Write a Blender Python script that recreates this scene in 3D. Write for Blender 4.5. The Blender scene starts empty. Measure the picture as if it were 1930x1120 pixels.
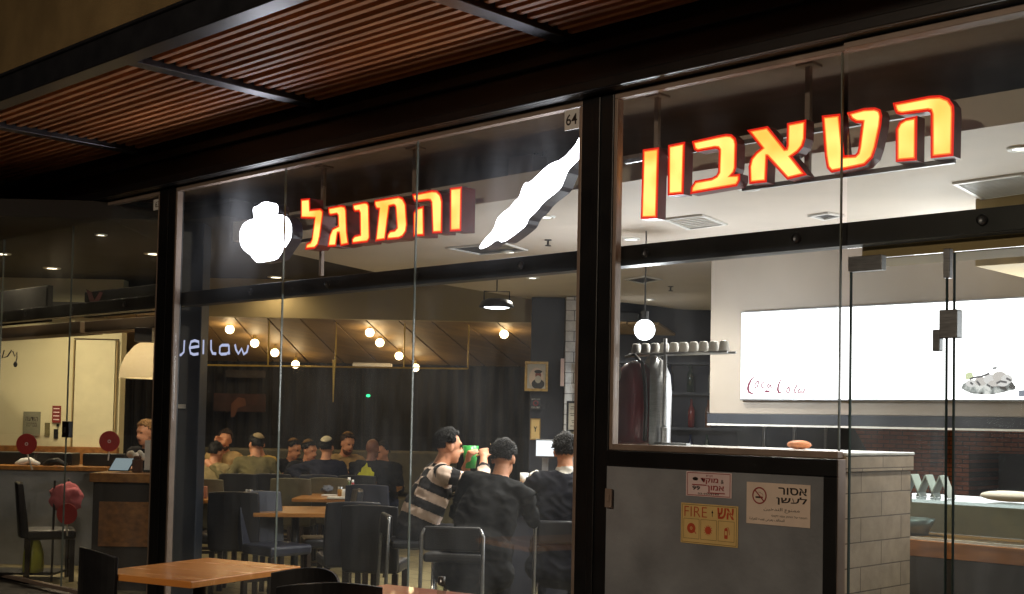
import bpy, bmesh, math, random
from mathutils import Vector, Matrix, noise as mnoise
random.seed(7)
scene = bpy.context.scene
COL = scene.collection
PI = math.pi
R = math.radians

# ------------------------------------------------------------------ camera
CAM = Vector((4.384, -5.25, 1.6))
FPX, PX0, PY0 = 2376.35, 996.27, 696.29          # focal length and principal point for a 1930 x 1120 frame
YAW, PITCH, ROLL = 0.762962, 0.0406401, 0.0197068
_f = Vector((-math.sin(YAW)*math.cos(PITCH), math.cos(YAW)*math.cos(PITCH), math.sin(PITCH)))
_r0 = Vector((math.cos(YAW), math.sin(YAW), 0)); _u0 = _r0.cross(_f)
_r = _r0*math.cos(ROLL) + _u0*math.sin(ROLL)
_u = _u0*math.cos(ROLL) - _r0*math.sin(ROLL)
cam = bpy.data.cameras.new('camera'); camo = bpy.data.objects.new('camera', cam); COL.objects.link(camo)
camo.matrix_world = Matrix(((_r.x, _u.x, -_f.x, CAM.x), (_r.y, _u.y, -_f.y, CAM.y), (_r.z, _u.z, -_f.z, CAM.z), (0, 0, 0, 1)))
cam.sensor_fit = 'HORIZONTAL'; cam.sensor_width = 36
cam.lens = 36*FPX/1930
cam.shift_x = (965-PX0)/1930; cam.shift_y = (PY0-560)/1930
cam.clip_start = 0.05; cam.clip_end = 400
scene.camera = camo

# ------------------------------------------------------------------ night sky
w = bpy.data.worlds.new('World'); scene.world = w; w.use_nodes = True
nt = w.node_tree; bg = nt.nodes['Background']
sky = nt.nodes.new('ShaderNodeTexSky'); sky.sky_type = 'NISHITA'; sky.sun_disc = False
sky.sun_elevation = R(-4); sky.sun_rotation = R(200)
nt.links.new(sky.outputs[0], bg.inputs[0]); bg.inputs[1].default_value = 0.05
scene.view_settings.view_transform = 'Standard'; scene.view_settings.look = 'None'
scene.view_settings.exposure = 0.0; scene.view_settings.gamma = 1.0
scene.cycles.use_denoising = True
scene.cycles.max_bounces = 8; scene.cycles.transparent_max_bounces = 24
scene.cycles.sample_clamp_indirect = 4.0
scene.cycles.caustics_reflective = False; scene.cycles.caustics_refractive = False
scene.cycles.blur_glossy = 0.5

# ------------------------------------------------------------------ points from the survey of the place
def ray(x, y): return _f + _r*((x-PX0)/FPX) - _u*((y-PY0)/FPX)
def onY(x, y, Y):
    d = ray(x, y); return CAM + d*((Y-CAM.y)/d.y)
def onZ(x, y, Z):
    d = ray(x, y); return CAM + d*((Z-CAM.z)/d.z)
def at(x, y, b): return CAM + ray(x, y)*b
FH = Vector((-math.sin(YAW), math.cos(YAW), 0)); RH = Vector((math.cos(YAW), math.sin(YAW), 0))
UP = Vector((0, 0, 1))
def spot(x, y, b, z=0.0):
    p = at(x, y, b); return Vector((p.x, p.y, z))
AWAY, TOWARD, RIGHT, LEFT = YAW, YAW+PI, YAW-PI/2, YAW+PI/2

# ------------------------------------------------------------------ materials
def lin(c):
    return tuple(((v/255)/12.92 if v/255 <= 0.04045 else ((v/255+0.055)/1.055)**2.4) for v in c)
def mat(name, col, rough=0.5, metal=0.0, var=0.12, scale=8.0, bump=0.0, bscale=60.0, stretch=(1, 1, 1), coat=0.0, spec=0.5, sheen=0.0, col2=None):
    m = bpy.data.materials.new(name); m.use_nodes = True
    t = m.node_tree; b = t.nodes['Principled BSDF']; L = t.links.new
    c = lin(col)
    b.inputs['Roughness'].default_value = rough; b.inputs['Metallic'].default_value = metal
    b.inputs['Coat Weight'].default_value = coat; b.inputs['Specular IOR Level'].default_value = spec
    b.inputs['Sheen Weight'].default_value = sheen
    tc = t.nodes.new('ShaderNodeTexCoord'); mp = t.nodes.new('ShaderNodeMapping'); mp.inputs['Scale'].default_value = stretch
    L(tc.outputs['Object'], mp.inputs['Vector'])
    n = t.nodes.new('ShaderNodeTexNoise'); n.inputs['Scale'].default_value = scale; n.inputs['Detail'].default_value = 5
    L(mp.outputs[0], n.inputs['Vector'])
    cr = t.nodes.new('ShaderNodeValToRGB')
    lo = tuple(max(0, v*(1-var*1.6)) for v in c) if col2 is None else lin(col2)
    hi = tuple(min(1, v*(1+var)) for v in c) if col2 is None else c
    cr.color_ramp.elements[0].position = 0.3; cr.color_ramp.elements[0].color = (*lo, 1)
    cr.color_ramp.elements[1].position = 0.7; cr.color_ramp.elements[1].color = (*hi, 1)
    L(n.outputs['Fac'], cr.inputs['Fac']); L(cr.outputs['Color'], b.inputs['Base Color'])
    mr = t.nodes.new('ShaderNodeMapRange'); mr.inputs['To Min'].default_value = max(0.02, rough*0.8); mr.inputs['To Max'].default_value = min(1, rough*1.2)
    L(n.outputs['Fac'], mr.inputs['Value']); L(mr.outputs[0], b.inputs['Roughness'])
    if bump:
        n2 = t.nodes.new('ShaderNodeTexNoise'); n2.inputs['Scale'].default_value = bscale; n2.inputs['Detail'].default_value = 4
        L(mp.outputs[0], n2.inputs['Vector'])
        bp = t.nodes.new('ShaderNodeBump'); bp.inputs['Strength'].default_value = bump; bp.inputs['Distance'].default_value = 0.01
        L(n2.outputs['Fac'], bp.inputs['Height']); L(bp.outputs[0], b.inputs['Normal'])
    return m
def emat(name, col, strength):
    m = bpy.data.materials.new(name); m.use_nodes = True
    t = m.node_tree; t.nodes.remove(t.nodes['Principled BSDF'])
    e = t.nodes.new('ShaderNodeEmission'); e.inputs[0].default_value = (*col, 1); e.inputs[1].default_value = strength
    t.links.new(e.outputs[0], t.nodes['Material Output'].inputs[0]); return m
def glass(name, tint=(0.93, 0.95, 0.94), ior=1.3, boost=1.0, glare_veil=0):
    m = bpy.data.materials.new(name); m.use_nodes = True
    t = m.node_tree; t.nodes.remove(t.nodes['Principled BSDF']); L = t.links.new
    tr = t.nodes.new('ShaderNodeBsdfTransparent'); tr.inputs[0].default_value = (*tint, 1)
    gl = t.nodes.new('ShaderNodeBsdfGlossy'); gl.inputs['Roughness'].default_value = 0.02
    gl.inputs[0].default_value = (boost, boost, boost, 1)
    lw = t.nodes.new('ShaderNodeLayerWeight'); lw.inputs[0].default_value = 0.5
    pw = t.nodes.new('ShaderNodeMath'); pw.operation = 'POWER'; pw.inputs[1].default_value = 5
    L(lw.outputs['Facing'], pw.inputs[0])
    f0 = ((ior-1)/(ior+1))**2
    fr = t.nodes.new('ShaderNodeMath'); fr.operation = 'MULTIPLY_ADD'; fr.inputs[1].default_value = 1-f0; fr.inputs[2].default_value = f0
    L(pw.outputs[0], fr.inputs[0])
    mx = t.nodes.new('ShaderNodeMixShader')
    L(fr.outputs[0], mx.inputs[0]); L(tr.outputs[0], mx.inputs[1]); L(gl.outputs[0], mx.inputs[2])
    if glare_veil:  # milky scattering mixed into the pane to stand for glare and bloom
        tc = t.nodes.new('ShaderNodeTexCoord'); mp = t.nodes.new('ShaderNodeMapping'); mp.inputs['Scale'].default_value = (1.2, 1.2, .45); L(tc.outputs['Object'], mp.inputs['Vector'])
        n = t.nodes.new('ShaderNodeTexNoise'); n.inputs['Scale'].default_value = 2.2; n.inputs['Detail'].default_value = 7; n.inputs['Roughness'].default_value = .65; L(mp.outputs[0], n.inputs['Vector'])
        mr = t.nodes.new('ShaderNodeMapRange'); mr.inputs['From Min'].default_value = .35; mr.inputs['From Max'].default_value = .75; mr.inputs['To Min'].default_value = glare_veil*.2; mr.inputs['To Max'].default_value = glare_veil*1.6; L(n.outputs['Fac'], mr.inputs['Value'])
        tl = t.nodes.new('ShaderNodeBsdfTranslucent'); tl.inputs[0].default_value = (.9, .92, .95, 1)
        df = t.nodes.new('ShaderNodeBsdfDiffuse'); df.inputs[0].default_value = (.8, .8, .8, 1)
        ad = t.nodes.new('ShaderNodeMixShader'); ad.inputs[0].default_value = .3; L(tl.outputs[0], ad.inputs[1]); L(df.outputs[0], ad.inputs[2])
        m2 = t.nodes.new('ShaderNodeMixShader'); L(mr.outputs[0], m2.inputs[0]); L(mx.outputs[0], m2.inputs[1]); L(ad.outputs[0], m2.inputs[2])
        L(m2.outputs[0], t.nodes['Material Output'].inputs[0]); return m
    L(mx.outputs[0], t.nodes['Material Output'].inputs[0]); return m
def tile_mat(name, c1, c2, mortar, sx, sy, msize, rough=0.5, offset=0.5, bump=0.4, axis='XZ', var=0.0):
    m = mat(name, c1, rough); t = m.node_tree; L = t.links.new; b = t.nodes['Principled BSDF']
    tc = t.nodes.new('ShaderNodeTexCoord'); sp = t.nodes.new('ShaderNodeSeparateXYZ'); cb = t.nodes.new('ShaderNodeCombineXYZ')
    L(tc.outputs['Object'], sp.inputs[0])
    L(sp.outputs[{'X': 0, 'Y': 1, 'Z': 2}[axis[0]]], cb.inputs[0]); L(sp.outputs[{'X': 0, 'Y': 1, 'Z': 2}[axis[1]]], cb.inputs[1])
    br = t.nodes.new('ShaderNodeTexBrick'); br.offset = offset
    br.inputs['Color1'].default_value = (*lin(c1), 1); br.inputs['Color2'].default_value = (*lin(c2), 1); br.inputs['Mortar'].default_value = (*lin(mortar), 1)
    br.inputs['Scale'].default_value = 1.0; br.inputs['Brick Width'].default_value = sx; br.inputs['Row Height'].default_value = sy; br.inputs['Mortar Size'].default_value = msize
    L(cb.outputs[0], br.inputs['Vector'])
    n = t.nodes.new('ShaderNodeTexNoise'); n.inputs['Scale'].default_value = 14; n.inputs['Detail'].default_value = 6
    L(tc.outputs['Object'], n.inputs['Vector'])
    mx = t.nodes.new('ShaderNodeMix'); mx.data_type = 'RGBA'; mx.blend_type = 'MULTIPLY'; mx.inputs[0].default_value = 0.55
    L(br.outputs['Color'], mx.inputs[6])
    cr = t.nodes.new('ShaderNodeValToRGB'); cr.color_ramp.elements[0].color = (0.45, 0.45, 0.45, 1); cr.color_ramp.elements[1].color = (1, 1, 1, 1)
    cr.color_ramp.elements[0].position = 0.25; cr.color_ramp.elements[1].position = 0.75
    L(n.outputs['Fac'], cr.inputs[0]); L(cr.outputs[0], mx.inputs[7]); L(mx.outputs[2], b.inputs['Base Color'])
    bp = t.nodes.new('ShaderNodeBump'); bp.inputs['Strength'].default_value = bump; bp.inputs['Distance'].default_value = 0.004; bp.invert = True
    L(br.outputs['Fac'], bp.inputs['Height']); L(bp.outputs[0], b.inputs['Normal'])
    return m
def wood_mat(name, c1, c2, rough=0.4, scale=3.0, along='X', coat=0.0):
    st = {'X': (0.12, 1, 1), 'Y': (1, 0.12, 1), 'Z': (1, 1, 0.12)}[along]
    return mat(name, c1, rough, scale=scale*12, stretch=st, col2=c2, bump=0.08, bscale=80, coat=coat)

M = {}
M['black_steel'] = mat('black_steel', (15, 15, 17), 0.42, 0.0, 0.2, 5, 0.05, 40)
M['beam_steel'] = mat('beam_steel', (96, 96, 102), 0.36, 0.9, 0.15, 6, 0.05, 25)
M['alu'] = mat('frame_aluminium', (150, 132, 120), 0.5, 0.15, 0.12, 6)
M['chrome'] = mat('chrome', (205, 205, 205), 0.18, 1.0, 0.05)
M['steel_dull'] = mat('brushed_steel', (150, 152, 155), 0.35, 0.9, 0.1, 20, stretch=(1, 1, 8))
M['slat_wood'] = wood_mat('slat_wood', (218, 150, 100), (172, 114, 74), 0.55, 2.0)
def island_tone(m, lo):
    t = m.node_tree; b = t.nodes['Principled BSDF']; src = b.inputs['Base Color'].links[0].from_socket
    g = t.nodes.new('ShaderNodeNewGeometry'); mr = t.nodes.new('ShaderNodeMapRange'); mr.inputs['To Min'].default_value = lo; t.links.new(g.outputs['Random Per Island'], mr.inputs['Value'])
    mx = t.nodes.new('ShaderNodeMix'); mx.data_type = 'RGBA'; mx.blend_type = 'MULTIPLY'; mx.inputs[0].default_value = 1; t.links.new(src, mx.inputs[6]); t.links.new(mr.outputs[0], mx.inputs[7]); t.links.new(mx.outputs[2], b.inputs['Base Color'])
island_tone(M['slat_wood'], .65)
M['plaster'] = mat('facade_plaster', (168, 142, 98), 0.9, 0, 0.16, 2, 0.3, 50)
M['pane'] = glass('window_glass', (0.95, 0.965, 0.96), 1.45, glare_veil=0.013); M['door_pane'] = glass('door_glass', (0.94, 0.96, 0.95), 1.45, glare_veil=0.022)
M['joint'] = mat('glass_joint_silicone', (112, 120, 114), 0.5, 0, 0.1)
M['darkceil'] = mat('dark_ceiling_paint', (170, 158, 150), 0.9, 0, 0.12, 3, 0.2, 30)
M['whiteceil'] = mat('white_ceiling_paint', (206, 196, 186), 0.7, 0, 0.05, 2, 0.05, 20)
M['tanwall'] = mat('tan_paint', (168, 148, 104), 0.8, 0, 0.08, 2, 0.1, 40)
M['cream'] = mat('cream_wall_paint', (214, 206, 168), 0.75, 0, 0.06, 1.5, 0.1, 40)
M['darkwall'] = mat('blue_black_wall', (34, 36, 48), 0.6, 0, 0.25, 4, 0.15, 30)
M['curtain'] = mat('dark_curtain', (25, 26, 30), 0.85, 0, 0.2, 4, 0.1, 80, stretch=(6, 6, 0.6), sheen=0.2)
M['leather'] = mat('black_leather', (20, 20, 26), 0.42, 0, 0.25, 9, 0.25, 120)
M['bluegrey_leather'] = mat('blue_grey_leather', (42, 45, 58), 0.36, 0, 0.2, 9, 0.2, 120)
M['tan_leather'] = mat('olive_leather', (84, 78, 56), 0.5, 0, 0.2, 9, 0.2, 120)
M['dark_wood'] = wood_mat('dark_wood', (44, 30, 22), (26, 18, 13), 0.4, 2, 'Z')
M['oak'] = wood_mat('oak_top', (186, 128, 62), (140, 90, 40), 0.35, 2, 'X', 0.2)
M['oak_edge'] = wood_mat('oak_panel', (168, 112, 56), (120, 76, 34), 0.5, 2, 'X')
M['laminate'] = wood_mat('orange_laminate', (238, 160, 84), (222, 140, 66), 0.26, 1.2, 'X', 0.25)
M['red_laminate'] = wood_mat('red_laminate', (214, 126, 96), (196, 108, 82), 0.35, 1.2, 'X', 0.2)
M['grey_panel'] = mat('grey_painted_board', (142, 145, 150), 0.5, 0, 0.22, 2.6, 0.25, 30)
M['block'] = tile_mat('pale_block', (206, 186, 164), (192, 172, 150), (120, 104, 88), 0.40, 0.117, 0.003, 0.8, 0.5, 0.6, 'YZ')
M['cap'] = mat('white_worktop', (225, 225, 222), 0.25, 0, 0.05, 6)
M['white_tile'] = tile_mat('white_tile', (240, 240, 240), (234, 234, 238), (130, 130, 135), 0.2, 0.12, 0.004, 0.2, 0.5, 0.4, 'XZ')
M['floor_tile'] = tile_mat('floor_tile', (150, 138, 100), (138, 126, 92), (60, 54, 42), 0.45, 0.45, 0.008, 0.45, 0.0, 0.3, 'XY')
M['paving'] = tile_mat('pavement_slab', (92, 88, 84), (84, 80, 76), (44, 42, 40), 0.4, 0.4, 0.008, 0.8, 0.5, 0.4, 'XY')
M['brick'] = tile_mat('oven_brick', (150, 84, 60), (124, 66, 48), (66, 50, 42), 0.11, 0.035, 0.004, 0.85, 0.5, 0.6, 'XZ')
M['red_plastic'] = mat('red_disc_plastic', (176, 36, 34), 0.45, 0, 0.1)
M['white_plastic'] = mat('white_plastic', (226, 226, 224), 0.4, 0, 0.05)
M['black_plastic'] = mat('black_plastic', (22, 22, 24), 0.4, 0, 0.2)
M['paper'] = mat('paper', (214, 208, 196), 0.8, 0, 0.06)
M['pink_paper'] = mat('pink_sticker', (240, 214, 212), 0.6, 0, 0.05)
M['yellow_paper'] = mat('yellow_sticker', (236, 202, 132), 0.6, 0, 0.06)
M['beige_paper'] = mat('beige_sticker', (242, 220, 202), 0.6, 0, 0.05)
M['red_ink'] = mat('red_ink', (150, 36, 34), 0.6); M['dkred_ink'] = mat('dark_red_ink', (160, 40, 42), 0.6); M['orange_ink'] = mat('orange_ink', (206, 84, 48), 0.6)
M['black_ink'] = mat('black_ink', (34, 24, 20), 0.6); M['olive_ink'] = mat('olive_ink', (112, 80, 40), 0.6)
M['gold'] = mat('gold_frame', (176, 140, 70), 0.4, 0.3, 0.2, 30)
M['brass'] = mat('brass_rod', (208, 176, 90), 0.35, 0.6, 0.1)
M['skin'] = mat('skin', (214, 152, 116), 0.55, 0, 0.1, 20); M['skin_dark'] = mat('dark_skin', (122, 76, 54), 0.5, 0, 0.1, 20)
M['skin_shade'] = mat('lips', (160, 92, 78), 0.5); M['eye'] = mat('eye', (36, 24, 20), 0.3)
M['hair_black'] = mat('black_hair', (22, 18, 17), 0.55, 0, 0.3, 60, 0.5, 200); M['hair_brown'] = mat('brown_hair', (58, 38, 24), 0.6, 0, 0.3, 60, 0.5, 200)
M['beard_red'] = mat('reddish_beard', (104, 62, 34), 0.7, 0, 0.3, 60, 0.5, 200); M['hair_fair'] = mat('fair_hair', (150, 112, 66), 0.6, 0, 0.3, 60, 0.5, 200)
for nm, c in dict(black=(28, 27, 30), charcoal=(46, 46, 50), navy=(34, 36, 52), olive=(112, 104, 72), tan=(176, 148, 100), yellowtan=(190, 158, 84), hoodie=(150, 134, 96), grey=(92, 92, 96), jeans=(40, 46, 66), pink=(206, 118, 128), coatblack=(11, 11, 12), coatnavy=(17, 18, 27), white=(222, 218, 210), kip_white=(232, 222, 190), kip_beige=(158, 140, 108), kip_tan=(120, 92, 56), kip_black=(28, 26, 28), emblem=(198, 196, 50), shoe=(24, 22, 22), hivis=(196, 204, 60), brown=(86, 58, 40)).items():
    M['cloth_'+nm] = mat(nm+'_cloth', c, 0.9, 0, 0.15, 12, 0.3, 140, spec=.2)
def stripes(name, c1, c2, period, duty, rough=0.9):
    m = mat(name, c1, rough, bump=0.2, bscale=140); t = m.node_tree; L = t.links.new
    at_ = t.nodes.new('ShaderNodeAttribute'); at_.attribute_name = 'stripe'
    md = t.nodes.new('ShaderNodeMath'); md.operation = 'FRACT'; dv = t.nodes.new('ShaderNodeMath'); dv.operation = 'DIVIDE'; dv.inputs[1].default_value = period
    L(at_.outputs['Fac'], dv.inputs[0]); L(dv.outputs[0], md.inputs[0])
    gt = t.nodes.new('ShaderNodeMath'); gt.operation = 'GREATER_THAN'; gt.inputs[1].default_value = duty; L(md.outputs[0], gt.inputs[0])
    mx = t.nodes.new('ShaderNodeMix'); mx.data_type = 'RGBA'; mx.inputs[6].default_value = (*lin(c1), 1); mx.inputs[7].default_value = (*lin(c2), 1)
    L(gt.outputs[0], mx.inputs[0]); L(mx.outputs[2], t.nodes['Principled BSDF'].inputs['Base Color']); return m
M['striped'] = stripes('striped_wool', (26, 23, 25), (232, 206, 188), 0.135, 0.5)
def letter_mat():
    m = emat('lit_letter_face', (1, 1, 1), 1.0); t = m.node_tree; L = t.links.new; e = [n for n in t.nodes if n.type == 'EMISSION'][0]
    tc = t.nodes.new('ShaderNodeTexCoord'); n = t.nodes.new('ShaderNodeTexNoise'); n.inputs['Scale'].default_value = 5.0; n.inputs['Detail'].default_value = 1; L(tc.outputs['Object'], n.inputs['Vector'])
    cr = t.nodes.new('ShaderNodeValToRGB'); cr.color_ramp.elements[0].position = .33; cr.color_ramp.elements[0].color = (2.3, .76, .12, 1); cr.color_ramp.elements[1].position = .62; cr.color_ramp.elements[1].color = (2.6, 1.2, .30, 1)
    L(n.outputs['Fac'], cr.inputs[0]); L(cr.outputs[0], e.inputs[0]); return m
M['letter_face'] = letter_mat()
M['letter_rim'] = emat('lit_letter_rim', (.85, 0.018, 0.008), 1.0)
M['letter_side'] = mat('letter_return', (112, 22, 24), 0.45, 0, 0.2)
M['letter_mid'] = emat('lit_letter_edge', (1.7, .26, .035), 1.0)
M['white_lit'] = emat('white_lit_acrylic', (0.93, 0.92, 1.0), 16.0)
M['dark_side'] = mat('dark_return', (52, 46, 66), 0.35)
M['menu_lit'] = emat('menu_panel_light', (1.0, 1.0, 1.0), 3.2)
M['lamp_warm'] = emat('warm_lamp', (1.0, 0.85, 0.6), 9.0)
M['lamp_white'] = emat('white_lamp', (1.0, 0.96, 0.88), 6.0)
M['lamp_cool'] = emat('cool_lamp', (0.9, 0.93, 1.0), 12.0)
M['bulb'] = emat('glowing_bulb', (1.0, 0.72, 0.38), 14.0)
M['reflection_glow'] = emat('reflected_letters', (0.62, 0.66, 0.95), 0.9)
M['screen'] = emat('lit_screen', (0.95, 0.97, 1.0), 1.3)
M['tablet'] = emat('tablet_screen', (0.62, 0.75, 0.78), 0.42)
M['green_led'] = emat('green_led', (0.05, 1.0, 0.35), 2.0)
def shade_mat():
    m = bpy.data.materials.new('fabric_lampshade'); m.use_nodes = True; t = m.node_tree; t.nodes.remove(t.nodes['Principled BSDF']); L = t.links.new
    tc = t.nodes.new('ShaderNodeTexCoord'); n = t.nodes.new('ShaderNodeTexNoise'); n.inputs['Scale'].default_value = 60; L(tc.outputs['Object'], n.inputs['Vector'])
    cr = t.nodes.new('ShaderNodeValToRGB'); cr.color_ramp.elements[0].color = (*lin((220, 200, 160)), 1); cr.color_ramp.elements[1].color = (*lin((236, 220, 186)), 1); L(n.outputs['Fac'], cr.inputs[0])
    d = t.nodes.new('ShaderNodeBsdfDiffuse'); tl = t.nodes.new('ShaderNodeBsdfTranslucent'); L(cr.outputs[0], d.inputs[0]); L(cr.outputs[0], tl.inputs[0])
    mx = t.nodes.new('ShaderNodeMixShader'); mx.inputs[0].default_value = .55; L(d.outputs[0], mx.inputs[1]); L(tl.outputs[0], mx.inputs[2]); L(mx.outputs[0], t.nodes['Material Output'].inputs[0]); return m
M['lampshade'] = shade_mat()
M['green_cup'] = mat('green_cup', (70, 190, 90), 0.3, 0, 0.1, coat=0.3)
M['clear'] = glass('drinking_glass', (0.8, 0.84, 0.8), 1.5)
M['case_glass'] = glass('display_glass', (0.8, 0.86, 0.84), 1.4, .45)

# ------------------------------------------------------------------ mesh builder
OFF = {}
class MB:
    def __init__(s): s.v = []; s.f = []; s.mi = []
    def add(s, vs, fs, mi=0):
        o = len(s.v); s.v += [Vector(v) for v in vs]; s.f += [[i+o for i in f] for f in fs]; s.mi += [mi]*len(fs); return s
    def obox(s, c, ax, ay, az, mi=0):
        c = Vector(c); ax, ay, az = Vector(ax)/2, Vector(ay)/2, Vector(az)/2
        vs = [c+ax*i+ay*j+az*k for i in (-1, 1) for j in (-1, 1) for k in (-1, 1)]
        return s.add(vs, [(0, 1, 3, 2), (4, 6, 7, 5), (0, 4, 5, 1), (2, 3, 7, 6), (0, 2, 6, 4), (1, 5, 7, 3)], mi)
    def box(s, x0, x1, y0, y1, z0, z1, mi=0):
        return s.obox(((x0+x1)/2, (y0+y1)/2, (z0+z1)/2), (x1-x0, 0, 0), (0, y1-y0, 0), (0, 0, z1-z0), mi)
    def fbox(s, c, wx, dy, hz, rot=YAW, mi=0):                    # box centred on c, turned about z
        X = Vector((math.cos(rot), math.sin(rot), 0)); Y = Vector((-math.sin(rot), math.cos(rot), 0))
        return s.obox(c, X*wx, Y*dy, UP*hz, mi)
    def tube(s, pts, r, seg=8, mi=0, close=False):
        pts = [Vector(p) for p in pts]; n = len(pts); rr = r if isinstance(r, (list, tuple)) else [r]*n
        base = len(s.v); up = None
        for i, p in enumerate(pts):
            t = (pts[min(i+1, n-1)]-pts[max(i-1, 0)]).normalized()
            if up is None:
                up = Vector((0, 0, 1)) if abs(t.z) < 0.9 else Vector((1, 0, 0))
            a = t.cross(up).normalized(); b = a.cross(t).normalized(); up = b
            s.v += [p + (a*math.cos(2*PI*k/seg)+b*math.sin(2*PI*k/seg))*rr[i] for k in range(seg)]
        for i in range(n-1):
            for k in range(seg):
                s.f.append([base+i*seg+k, base+i*seg+(k+1) % seg, base+(i+1)*seg+(k+1) % seg, base+(i+1)*seg+k]); s.mi.append(mi)
        s.f.append([base+k for k in range(seg)][::-1]); s.f.append([base+(n-1)*seg+k for k in range(seg)]); s.mi += [mi, mi]
        return s
    def lathe(s, c, prof, seg=24, mi=0, a0=0, a1=2*PI):
        c = Vector(c); full = abs(a1-a0-2*PI) < 1e-6; base = len(s.v); m = seg if full else seg+1
        for r, z in prof:
            s.v += [c+Vector((r*math.cos(a0+(a1-a0)*k/seg), r*math.sin(a0+(a1-a0)*k/seg), z)) for k in range(m)]
        for i in range(len(prof)-1):
            for k in range(seg):
                k2 = (k+1) % m
                s.f.append([base+i*m+k, base+i*m+k2, base+(i+1)*m+k2, base+(i+1)*m+k]); s.mi.append(mi)
        return s
    def prism(s, poly, vec, mi=0, side=None):                      # poly: 3-D points, extruded along vec
        n = len(poly); poly = [Vector(p) for p in poly]; vec = Vector(vec); base = len(s.v)
        s.v += poly + [p+vec for p in poly]
        s.f.append([base+i for i in range(n)]); s.mi.append(mi)
        s.f.append([base+n+i for i in range(n)][::-1]); s.mi.append(mi if side is None else side)
        for i in range(n):
            j = (i+1) % n; s.f.append([base+j, base+i, base+n+i, base+n+j]); s.mi.append(mi if side is None else side)
        return s
    def ball(s, c, r, seg=16, rings=10, mi=0, rot=None, keep=None):
        c = Vector(c); r = Vector((r, r, r)) if not hasattr(r, '__len__') else Vector(r); base = len(s.v)
        def pt(i, k):
            th = PI*i/rings; ph = 2*PI*k/seg
            return Vector((math.sin(th)*math.cos(ph), math.sin(th)*math.sin(ph), math.cos(th)))
        for i in range(rings+1):
            for k in range(seg):
                u = pt(i, k); q = Vector((u.x*r.x, u.y*r.y, u.z*r.z)); s.v.append(c+(rot @ q if rot else q))
        for i in range(rings):
            for k in range(seg):
                u = pt(i+.5, k+.5)
                if keep and not keep(u): continue
                s.f.append([base+i*seg+k, base+(i+1)*seg+k, base+(i+1)*seg+(k+1) % seg, base+i*seg+(k+1) % seg]); s.mi.append(mi)
        return s
    def build(s, name, mats, parent=None, smooth=False, bevel=0.0, base=None, tri=False):
        off = OFF[parent.as_pointer()] if parent is not None else (Vector(base) if base is not None else Vector((0, 0, 0)))
        me = bpy.data.meshes.new(name); me.from_pydata([v-off for v in s.v], [], s.f)
        for m in (mats if isinstance(mats, (list, tuple)) else [mats]): me.materials.append(m)
        for p, i in zip(me.polygons, s.mi): p.material_index = i
        bm = bmesh.new(); bm.from_mesh(me)
        bmesh.ops.remove_doubles(bm, verts=bm.verts, dist=1e-6)
        bmesh.ops.recalc_face_normals(bm, faces=bm.faces)
        if tri: bmesh.ops.triangulate(bm, faces=[f for f in bm.faces if len(f.verts) > 4])
        bm.to_mesh(me); bm.free()
        o = bpy.data.objects.new(name, me); COL.objects.link(o)
        if parent is not None: o.parent = parent
        else: o.location = off
        OFF[o.as_pointer()] = off
        if smooth:
            me.polygons.foreach_set('use_smooth', [True]*len(me.polygons))
        if bevel:
            b = o.modifiers.new('bevel', 'BEVEL'); b.width = bevel; b.segments = 2; b.limit_method = 'ANGLE'; b.angle_limit = R(40)
        return o
def tag(o, label=None, cat=None, group=None, kind=None):
    if label: o['label'] = label
    if cat: o['category'] = cat
    if group: o['group'] = group
    if kind: o['kind'] = kind
    return o
def thing(name, label, cat, base=(0, 0, 0), group=None):
    o = bpy.data.objects.new(name, None); COL.objects.link(o); o.location = base; o.empty_display_size = 0.1
    OFF[o.as_pointer()] = Vector(base); return tag(o, label, cat, group)
def struct(o): o['kind'] = 'structure'; return o
def copy_tree(o, parent=None):
    c = o.copy(); COL.objects.link(c)
    if parent is not None: c.parent = parent
    for ch in list(o.children): copy_tree(ch, c)
    return c
def place(proto, first, loc, rot, label, group=None):
    o = proto if first else copy_tree(proto)
    o.location = loc; o.rotation_euler = (0, 0, rot); o['label'] = label
    if group: o['group'] = group
    return o
def lamp(kind, loc, power, color, radius=0.05, parent=None, spot_size=None, blend=0.6, aim=None):
    l = bpy.data.lights.new('lamp', kind); l.energy = power; l.color = color; l.shadow_soft_size = radius
    if spot_size: l.spot_size = spot_size; l.spot_blend = blend
    o = bpy.data.objects.new('lamp', l); COL.objects.link(o)
    loc = Vector(loc)
    if parent is not None: o.parent = parent; loc = loc-OFF[parent.as_pointer()]
    o.location = loc
    if aim is not None: o.rotation_euler = Vector(aim).to_track_quat('-Z', 'Y').to_euler()
    return o

HY = 3.35                                                        # front of the kitchen hood

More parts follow.
